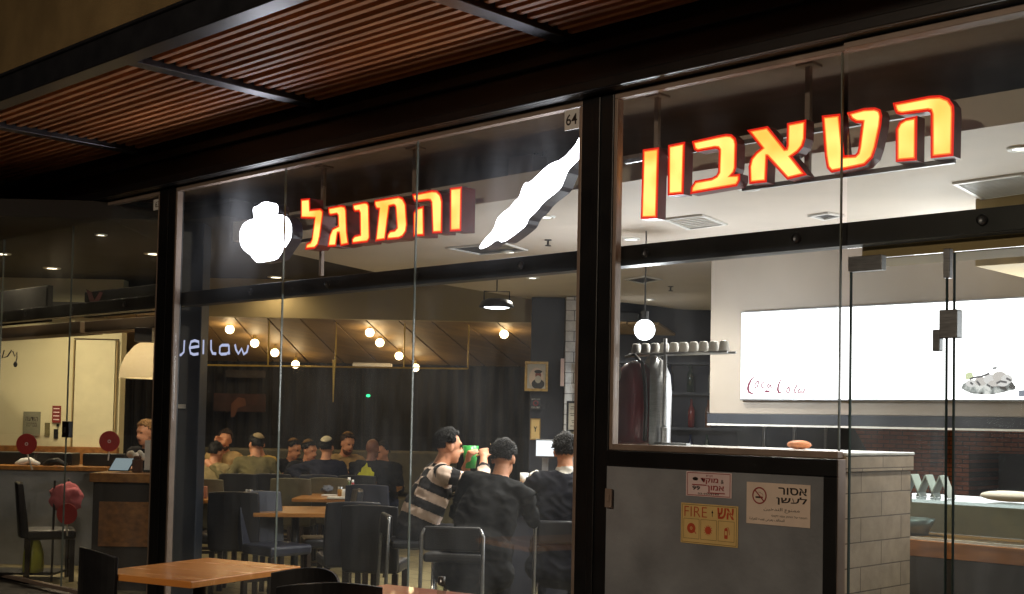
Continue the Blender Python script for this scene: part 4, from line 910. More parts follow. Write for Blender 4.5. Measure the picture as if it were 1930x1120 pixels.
# pale panelled doors on the cream wall
for px, lb in (((137, 640, 212, 852), 'tall pale flush panel door in the cream wall'),):
    A, B = at(px[0], px[3], 15.56), at(px[2], px[3], 15.56); Z1 = at(px[0], px[1], 15.56).z
    c = (A+B)/2; t = thing('panel_door', lb, 'door', (c.x, c.y, 0))
    MB().fbox((c.x, c.y, Z1/2), (B-A).length, .04, Z1).build('leaf', mat('pale_door', (220, 212, 176), .6, 0, .04), t, bevel=.004)
    for s in (-1, 1): MB().fbox((c.x+RH.x*s*((B-A).length/2+.02), c.y+RH.y*s*((B-A).length/2+.02), Z1/2), .012, .05, Z1).build('frame_edge', M['tanwall'], t)
    MB().fbox((c.x, c.y, Z1+.012), (B-A).length+.05, .05, .012).build('frame_edge', M['tanbox'], t)
def wbox(name, xa, xb, b, depth, z0, z1, m, label, cat, bevel=.005, parent=None):
    A, B = spot(xa, 785, b), spot(xb, 787, b); c = (A+B)/2+FH*depth/2; c.z = 0
    mb = MB().fbox((c.x, c.y, (z0+z1)/2), (B-A).length, depth, z1-z0)
    o = mb.build(name, m, parent, base=None if parent else (c.x, c.y, z0), bevel=bevel)
    if label: tag(o, label, cat)
    return o
wbox('wainscot', -150, 222, 15.45, .1, 0, 1.17, M['oak_edge'], 'oak wainscot along the foot of the cream wall', 'panelling')
c = spot(70, 785, 13.2)
t = thing('side_counter', 'long grey counter with a wooden top before the cream wall', 'counter', tuple(c))
wbox('counter_top', -150, 205, 13.1, .6, .985, 1.03, M['oak'], None, None, parent=t)
wbox('counter_front', -150, 203, 13.15, .5, 0, .983, M['grey_panel'], None, None, parent=t)
for xa, xb, lb in ((-40, 138, 'long low black tray box at the left on the side counter'), (158, 246, 'low black box on the side counter beside the tablet')):
    o = wbox('black_box', xa, xb, 13.35, .25, 1.031, 1.16, M['black_plastic'], lb, 'box', .01)
for x, lb in ((30, 'left'), (82, 'right')):
    q = spot(x+4, 785, 13.2, 1.032); o = MB().tube([q, q+RH*.06+UP*.03, q+RH*.14+UP*.05, q+RH*.24+UP*.01], [.03, .04, .035, .02], 8).build('folded_cable', M['black_plastic'] if lb == 'right' else M['white_plastic'], base=q, smooth=True); tag(o, ('dark' if lb == 'right' else 'pale')+' bundle lying on the side counter', 'bundle')
c = spot(240, 786, 11.5)
t = thing('host_desk', 'host desk with thick wooden top and oak lower front panel', 'desk', tuple(c))
wbox('desk_top', 172, 330, 11.3, .6, .975, 1.055, M['oak'], None, None, parent=t)
wbox('carcass', 180, 330, 11.38, .45, 0, .973, M['dark_wood'], None, None, parent=t)
wbox('lower_panel', 192, 322, 11.33, .045, .40, .80, M['oak_edge'], None, None, parent=t)
def tablet():
    q = spot(226, 786, 11.5, 1.056); t = thing('tablet', 'tablet with a pale lit screen propped on the host desk', 'tablet', tuple(q))
    ax = RH*.19; ay = (UP*.12+FH*.07+RH*.045); n = ax.cross(ay).normalized()
    c = q+ay/2+UP*.01
    MB().obox(c, ax, ay, n*.01).build('casing', M['black_plastic'], t, bevel=.003)
    sgn = -1 if n.dot(FH) > 0 else 1
    MB().obox(c+n*sgn*.0065, ax*.9, ay*.88, n*.002).build('lit_screen', M['tablet'], t)
    MB().obox(c+FH*.05-UP*.03, ax*.4, FH*.09, UP*.06).build('stand', M['black_plastic'], t)
tablet()
q = spot(284, 786, 11.6, 1.056)
t = thing('menu_stand', 'tall white menu card standing on the host desk', 'menu card', tuple(q)); MB().fbox(q+UP*.15, .085, .008, .29, YAW+.1).build('card', M['paper'], t); MB().fbox(q+UP*.012, .09, .06, .022).build('foot', M['black_plastic'], t)
q = spot(262, 786, 11.55, 1.056); o = MB().fbox(q+UP*.06, .09, .05, .12).fbox(q+UP*.125+RH*.0, .07, .03, .05).build('card_holder', M['brown'] if 'brown' in M else M['cloth_brown'], base=q, bevel=.01); tag(o, 'brown card holder beside the white menu card', 'card holder')
q = spot(258, 786, 11.75, 1.056); mb = MB()
for k in range(9): mb.ball(q+RH*random.uniform(-.06, .08)+UP*random.uniform(.12, .2)+FH*random.uniform(-.03, .03), random.uniform(.02, .035), 8, 6)
mb.tube([q, q+UP*.14], .02, 8); o = mb.build('napkin_bunch', M['paper'], base=q, smooth=True); tag(o, 'bunch of crumpled napkins in a holder on the host desk', 'napkins')
# pink jacket
def blob(name, c, r, m, label, cat, seed, amp=.3, sc=9):
    bm = bmesh.new(); bmesh.ops.create_icosphere(bm, subdivisions=4, radius=1)
    for v in bm.verts:
        k = 1+amp*mnoise.noise(v.co*1.6+Vector((seed, 0, 0)))+amp*.45*abs(mnoise.noise(v.co*4+Vector((0, seed, 0))))
        v.co = Vector((v.co.x*r[0], v.co.y*r[1], v.co.z*r[2]))*k
    me = bpy.data.meshes.new(name); bm.to_mesh(me); bm.free(); me.materials.append(m); me.polygons.foreach_set('use_smooth', [True]*len(me.polygons))
    o = bpy.data.objects.new(name, me); COL.objects.link(o); o.location = c; o.rotation_euler = (0, 0, YAW); OFF[o.as_pointer()] = Vector(c); tag(o, label, cat); return o
blob('jacket', at(124, 937, 11.9), (.15, .09, .12), M['cloth_pink'], 'crumpled pink jacket heaped on a dark chair by the counter', 'jacket', 3.3, .34)
q = spot(60, 785, 12.0, .06); q.z = .02
q = at(62, 1078, 11.8); o = MB().lathe(q, [(0, 0), (.09, 0), (.095, .05), (.09, .18), (.06, .28), (.03, .31), (.03, .36), (0, .36)], 18).build('canister', mat('yellow_green_plastic', (176, 180, 60), .4, 0, .15), base=q, smooth=True); tag(o, 'yellow green plastic canister on a low shelf at the left', 'canister')
c = spot(50, 785, 12.05)
t = thing('low_shelf', 'low dark wire shelf holding a yellow green canister', 'shelf', tuple(c))
MB().fbox((c.x, c.y, q.z-.02), .75, .4, .02).build('board', M['black_steel'], t)
for s in (-1, 1):
    for d in (-1, 1): MB().tube([c+RH*(.36*s)+FH*(.18*d), c+RH*(.36*s)+FH*(.18*d)+UP*.95], .012, 6).build('post', M['beam_steel'], t)
# red discs on the left pane, and the lock plate on its joint
for px, st, lb in (((50, 837), (60, 886), 'red round paddle on a pale stick below the grey notice'), ((206, 832), (203, 868), 'red round paddle on a pale stick nearest the left post'), ((126, 969), (126, 1010), 'lowest red round paddle below the pink jacket')):
    p = at(px[0], px[1], 11.55); t = thing('paddle_sign', lb, 'paddle', tuple(p), 'red round paddles')
    a2 = at(st[0], st[1], 11.56); q = p-UP*.07
    mb = MB(); mb.prism([p+RH*(.095*math.cos(a*PI/18))+UP*(.095*math.sin(a*PI/18)) for a in range(36)], FH*.006); mb.build('disc', M['red_plastic'], t, bevel=.001)
    MB().tube([q+FH*.010, a2+FH*.01], .008, 6).build('stick', M['paper'], t)
    if px[1] < 900:
        pp = p-FH*.0015; n = 18; MB().add([pp+RH*(.016*math.cos(2*PI*i/n))+UP*(.016*math.sin(2*PI*i/n)) for i in range(n)]+[pp+RH*(.008*math.cos(2*PI*i/n))+UP*(.008*math.sin(2*PI*i/n)) for i in range(n)], [[i, (i+1) % n, n+(i+1) % n, n+i] for i in range(n)]).build('centre_ring', M['pink_paper'], t)
a, b = onY(118, 794, -.02), onY(129, 825, -.02)
t = thing('door_lock', 'small black lock case on the joint of the left glass', 'lock', ((a.x+b.x)/2, -.02, b.z))
MB().box(a.x, b.x, -.025, .02, b.z, a.z).build('case', M['black_steel'], t, bevel=.004); MB().box((a.x+b.x)/2-.012, (a.x+b.x)/2+.012, -.031, -.0255, (a.z+b.z)/2-.03, (a.z+b.z)/2+.02).build('keyhole_plate', M['steel_dull'], t)
q = at(30, 690, 12.0); t = thing('loose_cables', 'black cables dangling from the tan beam at the left', 'cables', tuple(q))
MB().tube([at(8, 660, 12), at(4, 675, 12), at(14, 672, 12), at(22, 660, 12)], .006, 5).tube([at(24, 662, 12), at(28, 672, 12), at(32, 664, 12), at(32, 675, 12), at(29, 686, 12)], .006, 5).ball(at(29, 687, 12), (.02, .02, .028), 8, 6).build('cable', M['black_plastic'], t)
q = at(340, 766, 10.7); o = MB().fbox(q, .09, .004, .035).build('wall_label', M['paper'], base=q); tag(o, 'small white label on the slate pillar', 'label')
# poster with reddish picture on the curtain
t, c0, X, W, H = board('curtain_poster', (402, 742, 500, 776), 18.3, 'dim reddish banner picture hanging on the dark curtain', 'banner', mat('dim_banner', (62, 38, 34), .8, 0, .4, 6), .015)
mb = MB(); flat(c0, X, [(-.12, -.02), (-.02, .08), (.08, .06), (.1, -.04), (-.02, -.08), (-.06, -.2), (-.12, -.22)], mb, 0); mb.build('picture', mat('dim_flesh_print', (104, 66, 50), .8), t, tri=True)
t, c0, X, W, H = board('curtain_banner', (425, 698, 500, 712), 18.3, 'dark name strip above the banner on the curtain', 'banner', mat('dim_strip', (58, 52, 50), .8, 0, .4, 9), .015)


# ================================================================== FURNITURE
def dining_chair(m, seat_m=None):
    t = thing('dining_chair', 'x', 'chair')
    MB().box(-.22, .22, -.21, .23, .40, .49).build('seat', m, t, bevel=.025)
    mb = MB(); vs = []; fs = []
    N, Mz = 6, 6
    for side in (0, 1):
        for j in range(Mz+1):
            z = .42+j/Mz*.50
            for i in range(N+1):
                u = i/N*2-1; x = u*(.215+.01*math.sin(j/Mz*PI)); th = .075-.025*j/Mz
                y = -.20-.07*(j/Mz)+.025*u*u - (th if side else 0)
                vs.append((x, y, z+.012*(1-u*u)*(j/Mz)))
    k = (N+1)*(Mz+1)
    for j in range(Mz):
        for i in range(N):
            a = j*(N+1)+i; fs += [(a, a+1, a+N+2, a+N+1), (k+a+N+1, k+a+N+2, k+a+1, k+a)]
    for j in range(Mz):
        a = j*(N+1); fs += [(a, a+N+1, k+a+N+1, k+a), (a+N, k+a+N, k+a+N+N+1, a+N+N+1)]
    for i in range(N):
        fs += [(i, k+i, k+i+1, i+1), (Mz*(N+1)+i, Mz*(N+1)+i+1, k+Mz*(N+1)+i+1, k+Mz*(N+1)+i)]
    mb.add(vs, fs).build('backrest', m, t, bevel=.008)
    for sx in (-1, 1):
        MB().obox((sx*.19, -.19, .20), (.045, 0, 0), (0, .045, 0), (0, 0, .40)).build('leg', M['dark_wood'], t, bevel=.004)
        MB().obox((sx*.19, .20, .20), (.045, 0, 0), (0, .045, 0), (0, 0, .40)).build('leg', M['dark_wood'], t, bevel=.004)
    MB().obox((0, -.19, .16), (.34, 0, 0), (0, .02, 0), (0, 0, .03)).obox((0, .20, .16), (.34, 0, 0), (0, .02, 0), (0, 0, .03)).build('stretcher', M['dark_wood'], t)
    return t
protos = {}
def chair(kind, x, b, rot, label, group, y0=792):
    p = spot(x, y0, b)
    if kind not in protos: protos[kind] = dining_chair(M[kind]); first = True
    else: first = False
    return place(protos[kind], first, p, rot, label, group)
GC = 'dining chairs inside the restaurant'
chair('leather', 455, 11.3, AWAY+.05, 'black leather chair seen from behind left of the dining room', GC)
chair('bluegrey_leather', 527, 11.0, RIGHT-.75, 'blue grey glossy chair turned to the right beside the square table', GC)
chair('tan_leather', 392, 13.4, AWAY+.1, 'olive chair at the table beside the slate pillar', GC)
chair('leather', 462, 14.75, AWAY, 'black chair of the man with the beige skullcap', GC)
chair('leather', 530, 14.9, AWAY-.1, 'black chair right of the beige skullcap man', GC)
chair('leather', 622, 11.7, LEFT+.25, 'tall black chair seen side on with a cloth over its back', GC)
chair('tan_leather', 560, 13.9, AWAY, 'olive chair in front of the man in dark jacket showing his hand', GC)
chair('tan_leather', 633, 14.2, AWAY-.08, 'olive chair behind the jars on the middle table', GC)
chair('bluegrey_leather', 608, 14.85, AWAY+.05, 'blue chair of the man with the white skullcap', GC)
chair('leather', 682, 14.9, AWAY, 'black chair of the man with the yellow emblem', GC)
chair('bluegrey_leather', 707, 12.9, AWAY-.12, 'wide blue black chair left of the striped sweater', GC)
chair('leather', 716, 9.95, AWAY-.1, 'black chair back low in front of the striped sweater', GC)
chair('leather', 400, 11.9, RIGHT, 'black chair half hidden by the slate pillar, turned right', GC)
chair('leather', 100, 12.0, RIGHT+.4, 'dark chair under the pink jacket by the side counter', GC)
chair('leather', 660, 10.3, AWAY+.3, 'black chair low between the cloth draped chair and the outdoor chair', GC)
def dining_table(m, wx=.7, dy=.9, pedestal=True):
    t = thing('dining_table', 'x', 'table')
    MB().box(-wx/2, wx/2, -dy/2, dy/2, .715, .75).build('tabletop', m, t, bevel=.004)
    MB().tube([(0, 0, .03), (0, 0, .712)], .035, 12).build('column', M['black_steel'], t, smooth=True)
    MB().box(-.24, .24, -.035, .035, .005, .035).box(-.035, .035, -.24, -.036, .005, .035).box(-.035, .035, .036, .24, .005, .035).build('foot', M['black_steel'], t, bevel=.006)
    return t
GT = 'wooden tables inside the restaurant'
tp = dining_table(M['oak'])
for i, (x, b, rot, lb) in enumerate(((372, 13.0, YAW, 'oak table half hidden by the slate pillar'), (562, 11.5, YAW+.15, 'oak table between the blue grey chair and the draped chair'), (630, 13.5, YAW, 'oak table with jars and a red bottle before the olive chairs'),
                                     (440, 15.55, YAW, 'far oak table of the men in beige and olive'), (590, 15.6, YAW, 'far oak table of the man with the small dark skullcap'), (705, 15.55, YAW, 'far oak table of the man with the yellow emblem'))):
    place(tp, i == 0, spot(x, 792, b), rot, lb, GT)
# cloth over the draped chair
p = spot(620, 792, 11.72, .925); blob('cloth', Vector((p.x, p.y, .93)), (.05, .16, .03), M['cloth_grey'], 'crumpled grey cloth over the back of the side on black chair', 'cloth', 8.1, .4)
# banquette behind the far people
A, B = spot(300, 788, 17.5), spot(860, 797, 17.5); c = (A+B)/2
t = thing('banquette', 'long olive upholstered bench along the dark curtain', 'bench', (c.x, c.y, 0))
MB().fbox(c+UP*.84+FH*.25, (B-A).length, .14, .60).build('backrest', M['tan_leather'], t, bevel=.03); MB().fbox(c+UP*.27, (B-A).length, .55, .46).build('seat', M['tan_leather'], t, bevel=.02)
# table things
def bottle(name, pos, prof, m, label, cat, cap=None):
    t = thing(name, label, cat, tuple(pos)); MB().lathe(pos, prof, 14).build('body', m, t, smooth=True)
    z = prof[-1][1]
    if cap: MB().lathe(pos, [(prof[-2][0]+.002, z-.012), (prof[-2][0]+.002, z+.02), (0, z+.02)], 12).build('cap', cap, t, smooth=True)
    return t
SH = [(0, 0), (.022, 0), (.024, .02), (.02, .055), (.016, .07), (0, .07)]
TZ = .751
bottle('salt_shaker', spot(470, 791, 12.9, TZ), SH, M['clear'], 'pair of pale shakers behind the black chair, the left one', 'shaker', M['steel_dull'])
bottle('pepper_shaker', spot(477, 791, 12.9, TZ), SH, M['clear'], 'pair of pale shakers behind the black chair, the right one', 'shaker', M['steel_dull'])
q = spot(474, 791, 12.95, .0); 
bottle('oil_bottle', spot(661, 793, 13.4, TZ), [(0, 0), (.035, 0), (.035, .11), (.014, .15), (.014, .19), (0, .19)], mat('oil_glass', (90, 100, 60), .15, coat=.5), 'olive oil bottle on the table with jars', 'bottle', M['white_plastic'])
bottle('spice_jar', spot(645, 793, 13.4, TZ), [(0, 0), (.03, 0), (.03, .08), (.026, .09), (0, .09)], mat('mustard_jar', (170, 130, 60), .3, coat=.4), 'mustard coloured jar on the table left of the oil bottle', 'jar', M['steel_dull'])
bottle('white_jar', spot(652, 793, 13.15, TZ), [(0, 0), (.025, 0), (.025, .07), (.02, .08), (0, .08)], M['paper'], 'white jar between the mustard jar and the oil bottle', 'jar', M['white_plastic'])
bottle('sauce_bottle', spot(668, 793, 13.1, TZ), [(0, 0), (.033, 0), (.034, .11), (.02, .15), (.01, .18), (0, .18)], M['red_ink'], 'red sauce bottle on the table beside the blue black chair', 'bottle', M['white_plastic'])
q = spot(632, 793, 13.55, TZ); o = MB().fbox(q+UP*.008, .24, .14, .014).build('plate', M['cap'], base=q, bevel=.005); tag(o, 'white rectangular plate on the table with jars', 'plate')
q = spot(645, 793, 13.1, TZ); o = MB().fbox(q+UP*.012, .26, .12, .02).build('menu_booklet', M['paper'], base=q, bevel=.003); tag(o, 'pale menu booklet lying at the front edge of the jar table', 'menu')
bottle('water_glass', spot(735, 794, 15.3, TZ), [(0, 0), (.03, 0), (.036, .12), (.034, .12), (.028, .01), (0, .01)], M['clear'], 'tall glass before the man in the black shirt', 'glass')
bottle('water_glass', spot(700, 794, 15.5, TZ), [(0, 0), (.03, 0), (.036, .11), (.034, .11), (.028, .01), (0, .01)], M['cap'], 'white cup beside the bald man', 'cup')
q = spot(383, 790, 12.8, TZ); o = MB().fbox(q+UP*.06, .12, .06, .12).build('napkin_box', mat('pink_box', (170, 112, 84), .6), base=q, bevel=.006); tag(o, 'pinkish napkin box on the table beside the slate pillar', 'napkin box')

# bar where the near men sit
A, B = spot(905, 798, 9.9), spot(1140, 801, 9.9); c = (A+B)/2+FH*.3
t = thing('bar_counter', 'dark bar counter with a pale top before the seated men', 'bar counter', (c.x, c.y, 0))
MB().fbox(c+UP*1.065, (B-A).length, .62, .04).build('bar_top', M['oak'], t, bevel=.006); MB().fbox(c+UP*.52+FH*.05, (B-A).length-.04, .45, 1.04).build('bar_front', M['darkwall'], t, bevel=.005)
q = spot(1029, 799, 10.1, 1.086)
t = thing('till_screen', 'small white lit till screen on a stand on the bar', 'screen', tuple(q))
zc = at(1029, 845, 10.1).z
MB().fbox((q.x, q.y, zc), .165, .03, .145, YAW-.1).build('casing', M['black_plastic'], t, bevel=.006)
n = Vector((math.sin(YAW-.1), -math.cos(YAW-.1), 0)); MB().fbox(Vector((q.x, q.y, zc))+n*.0175, .148, .003, .125, YAW-.1).build('lit_screen', M['screen'], t)
MB().fbox((q.x+FH.x*.05, q.y+FH.y*.05, (zc+1.087)/2), .05, .04, zc-1.087).fbox((q.x, q.y, 1.094), .16, .14, .014).build('stand', M['steel_dull'], t, bevel=.003)
q = spot(1012, 799, 9.95, 1.086); blob('paper_bag', q+UP*.05, (.06, .05, .07), M['paper'], 'crumpled white paper on the bar beside the man in the jacket', 'paper', 5.5, .3)
q = spot(990, 799, 10.0, 1.086); o = MB().lathe(q, [(0, 0), (.03, 0), (.035, .1), (.032, .1), (.028, .01), (0, .01)], 14).build('white_cup', M['white_plastic'], base=q, smooth=True); tag(o, 'white cup on the bar right of the leaning man', 'cup')

def bar_stool():
    t = thing('bar_stool', 'x', 'stool')
    MB().box(-.20, .20, -.19, .20, .66, .72).build('seat', M['leather'], t, bevel=.02)
    MB().box(-.19, .19, -.225, -.185, .74, .90).build('backrest', M['leather'], t, bevel=.015)
    for sx in (-1, 1):
        MB().tube([(sx*.21, -.24, .006), (sx*.205, -.225, .5), (sx*.203, -.215, .84), (sx*.18, -.212, .885)], .013, 8).build('leg', M['steel_dull'], t, smooth=True)
        MB().tube([(sx*.21, .22, .006), (sx*.20, .19, .655)], .014, 8).build('leg', M['chrome'], t, smooth=True)
    MB().tube([(-.205, .215, .28), (.205, .215, .28)], .010, 8).tube([(-.205, -.23, .28), (.205, -.23, .28)], .010, 8).build('footrest', M['chrome'], t, smooth=True)
    return t
bs = bar_stool(); GS = 'chrome legged bar stools at the bar'
STO = {}
for i, (x, b, rot, lb) in enumerate(((785, 9.3, RIGHT+.25, 'chrome legged stool under the man in the striped sweater'), (868, 8.45, AWAY-.12, 'chrome legged stool under the leaning man in black'), (1068, 9.1, AWAY-.05, 'chrome legged stool under the man in the dark jacket'))):
    STO[i] = (spot(x, 798, b), rot); place(bs, i == 0, STO[i][0], rot, lb, GS)

# outdoor furniture
def outdoor_chair():
    t = thing('terrace_chair', 'x', 'chair')
    MB().box(-.22, .22, -.2, .22, .43, .46).build('seat', M['black_plastic'], t, bevel=.01)
    mb = MB(); n = 14; vs = []
    for th in (0, .018):
        for zz in (.50, .84):
            for i in range(n+1):
                u = i/n*2-1; vs.append((u*.235, -.25+.10*u*u-th, zz+(.035*(1-u*u) if zz > .6 else 0)))
    m_ = n+1; fs = []
    for i in range(n): fs += [(i, i+1, m_+i+1, m_+i), (2*m_+i, 3*m_+i, 3*m_+i+1, 2*m_+i+1), (m_+i, m_+i+1, 3*m_+i+1, 3*m_+i), (i, 2*m_+i, 2*m_+i+1, i+1)]
    fs += [(0, m_, 3*m_, 2*m_), (n, 2*m_+n, 3*m_+n, m_+n)]
    mb.add(vs, fs).build('backrest', M['black_plastic'], t, smooth=False, bevel=.004)
    for sx in (-1, 1):
        MB().tube([(sx*.21, -.23, 0), (sx*.2, -.2, .43), (sx*.19, -.225, .56)], .013, 8).build('leg', M['beam_steel'], t, smooth=True)
        MB().tube([(sx*.21, .22, 0), (sx*.2, .19, .43)], .013, 8).build('leg', M['beam_steel'], t, smooth=True)
    return t
oc = outdoor_chair(); GO = 'black terrace chairs on the pavement'
for i, (x, y, z, rot, lb) in enumerate(((247, 1033, .86, RIGHT+.65, 'black terrace chair behind the far end of the orange table'), (525, 1085, .86, LEFT+.9, 'black terrace chair with curved back right of the orange table'), (622, 1090, .86, AWAY+.15, 'black terrace chair left of the reddish table'))):
    p = onZ(x, y, z); place(oc, i == 0, Vector((p.x, p.y, 0)), rot, lb, GO)
ot = dining_table(M['laminate'], .70, .87)
place(ot, True, Vector((-1.73, -1.44, 0)), R(15), 'orange laminate table standing outside before the middle pane', 'laminate tables on the pavement')
q = onZ(745, 1104, .75)
ot2 = dining_table(M['red_laminate'], .70, .87)
rr = R(11); place(ot2, True, Vector((q.x, q.y, 0))+Vector((math.cos(rr)*.28+math.sin(rr)*.42, math.sin(rr)*.28-math.cos(rr)*.42, 0)), rr, 'reddish laminate table cut off at the bottom edge', 'laminate tables on the pavement')
q = onZ(832, 1124, .75); q.z = .751
bottle('glass_shaker', q, [(0, 0), (.021, 0), (.023, .02), (.019, .06), (.016, .072), (0, .072)], M['clear'], 'glass salt shaker with steel cap on the reddish table', 'shaker', M['steel_dull'])

# ================================================================== PEOPLE
import numpy as np
def rotm(yaw=0, pitch=0, roll=0):
    return Matrix.Rotation(yaw, 3, 'Z') @ Matrix.Rotation(pitch, 3, 'X') @ Matrix.Rotation(roll, 3, 'Y')
class Fig:
    """a body gathered from tapered limbs and rounded masses, then fused into one continuous skin"""
    def __init__(s): s.p = []
    def cap(s, a, b, ra, rb, m, st=0.0): s.p.append(('c', Vector(a), Vector(b), ra, rb, m, st))
    def ell(s, c, r, rot, m, st=0.0): s.p.append(('e', Vector(c), Vector(r), rot, 0, m, st))
    def mesh(s, name, mats, voxel, parent, crumple=0):
        mb = MB()
        for q in s.p:
            if q[0] == 'c':
                _, a, b, ra, rb, m, st = q; d = b-a; L_ = max(d.length, 1e-4); t = d/L_
                up = Vector((0, 0, 1)) if abs(t.z) < .9 else Vector((1, 0, 0)); x = t.cross(up).normalized(); y = t.cross(x)
                vs, fs, seg = [], [], 14; prof = []
                for k in range(0, 5): th = PI/2*k/5; prof.append((-ra*math.cos(th), ra*math.sin(th)))
                prof.append((0, ra)); prof.append((L_, rb))
                for k in range(1, 5): th = PI/2*k/5; prof.append((L_+rb*math.sin(th), rb*math.cos(th)))
                prof = prof[1:]
                for h, r_ in prof:
                    for i in range(seg): vs.append(a+t*h+(x*math.cos(2*PI*i/seg)+y*math.sin(2*PI*i/seg))*r_)
                n = len(prof)
                for j in range(n-1):
                    for i in range(seg): fs.append((j*seg+i, j*seg+(i+1) % seg, (j+1)*seg+(i+1) % seg, (j+1)*seg+i))
                fs.append(tuple(range(seg))[::-1]); fs.append(tuple((n-1)*seg+i for i in range(seg))); mb.add(vs, fs)
            else: mb.ball(q[1], q[2], 18, 12, rot=q[3])
        me = bpy.data.meshes.new('t'); me.from_pydata(mb.v, [], mb.f); bm = bmesh.new(); bm.from_mesh(me); bmesh.ops.remove_doubles(bm, verts=bm.verts, dist=1e-6); bmesh.ops.recalc_face_normals(bm, faces=bm.faces); bm.to_mesh(me); bm.free()
        ob = bpy.data.objects.new('t', me); COL.objects.link(ob)
        rm = ob.modifiers.new('r', 'REMESH'); rm.mode = 'VOXEL'; rm.voxel_size = voxel
        sm = ob.modifiers.new('s', 'SMOOTH'); sm.iterations = 4; sm.factor = .5
        dg = bpy.context.evaluated_depsgraph_get(); out = bpy.data.meshes.new_from_object(ob.evaluated_get(dg)); bpy.data.objects.remove(ob); bpy.data.meshes.remove(me)
        out.name = name; n = len(out.polygons); cen = np.empty(n*3); out.polygons.foreach_get('center', cen); cen = cen.reshape(-1, 3)
        best = np.full(n, 1e9); mi = np.zeros(n, int); stv = np.zeros(n)
        for q in s.p:
            if q[0] == 'c':
                a, b = np.array(q[1]), np.array(q[2]); d = b-a; t = np.clip(((cen-a)@d)/max(d@d, 1e-9), 0, 1)
                ds_ = np.linalg.norm(cen-(a+t[:, None]*d), axis=1)-(q[3]+(q[4]-q[3])*t); sv = q[6]+t*np.linalg.norm(d)
            else:
                Rm = np.array(q[3]) if q[3] is not None else np.eye(3); l = (cen-np.array(q[1]))@Rm; r_ = np.array(q[2]); k = np.linalg.norm(l/r_, axis=1)
                ds_ = (k-1)*r_.min(); sv = q[6]+l[:, 2]
            w_ = ds_ < best; best[w_] = ds_[w_]; mi[w_] = mats.index(q[5]); stv[w_] = sv[w_]
        if crumple:
            cl = np.zeros(len(out.vertices), bool)
            for p_, k_ in zip(out.polygons, mi):
                if mats[k_].startswith('cloth') or mats[k_] == 'striped':
                    for v_ in p_.vertices: cl[v_] = True
            nr = [v.normal.copy() for v in out.vertices]
            for v, c_ in zip(out.vertices, cl):
                if c_:
                    q_ = v.co; a_ = mnoise.noise(Vector((q_.x*9, q_.y*9, q_.z*14+q_.x*5))); b_ = mnoise.noise(Vector((q_.x*22+7, q_.y*22, q_.z*30)))
                    v.co = q_+nr[v.index]*crumple*((1-abs(a_)*3.2)*.9+b_*.5)
        for m in mats: out.materials.append(M[m])
        out.polygons.foreach_set('material_index', mi.tolist()); out.polygons.foreach_set('use_smooth', [True]*n)
        at_ = out.attributes.new('stripe', 'FLOAT', 'FACE'); at_.data.foreach_set('value', stv.tolist())
        o = bpy.data.objects.new(name, out); COL.objects.link(o); o.parent = parent; OFF[o.as_pointer()] = OFF[parent.as_pointer()]
        return o
def elbow(sh, hand, l1, l2, pole):
    d = hand-sh; D = min(d.length, (l1+l2)*.985); t = d.normalized(); a = (l1*l1-l2*l2+D*D)/(2*D); h = math.sqrt(max(l1*l1-a*a, 1e-6))
    pv = Vector(pole); pv = (pv-t*pv.dot(t)).normalized(); return sh+t*a+pv*h, sh+t*D
def hand(F, wr, fwd, nrm, side, skin, curl=.6, k=1.0):
    fwd = Vector(fwd).normalized(); nrm = Vector(nrm); nrm = (nrm-fwd*nrm.dot(fwd)).normalized(); x = fwd.cross(nrm).normalized()*side
    F.cap(wr, wr+fwd*.025*k, .027*k, .030*k, skin)
    Rm = Matrix((x, fwd, nrm)).transposed(); F.ell(wr+fwd*.062*k, (.042*k, .05*k, .018*k), Rm, skin)
    for i, (off, ln) in enumerate(((-.030, .060), (-.010, .072), (.010, .067), (.029, .052))):
        b = wr+fwd*.100*k+x*off*k; c1 = curl*(.8+.12*i); L_ = ln*k*.5
        d1 = (fwd*math.cos(c1)+nrm*math.sin(c1)); d2 = (fwd*math.cos(c1*2.1)+nrm*math.sin(c1*2.1)); m_ = b+d1*L_
        F.cap(b, m_, .0105*k, .0095*k, skin); F.cap(m_, m_+d2*L_*.9, .0095*k, .008*k, skin)
    b = wr+fwd*.035*k-x*.034*k; d1 = (fwd*.65-x*.55+nrm*.5).normalized(); d2 = (fwd*.8-x*.0+nrm*.65).normalized()
    F.cap(b, b+d1*.04*k, .013*k, .011*k, skin); F.cap(b+d1*.04*k, b+d1*.04*k+d2*.03*k, .0105*k, .009*k, skin)
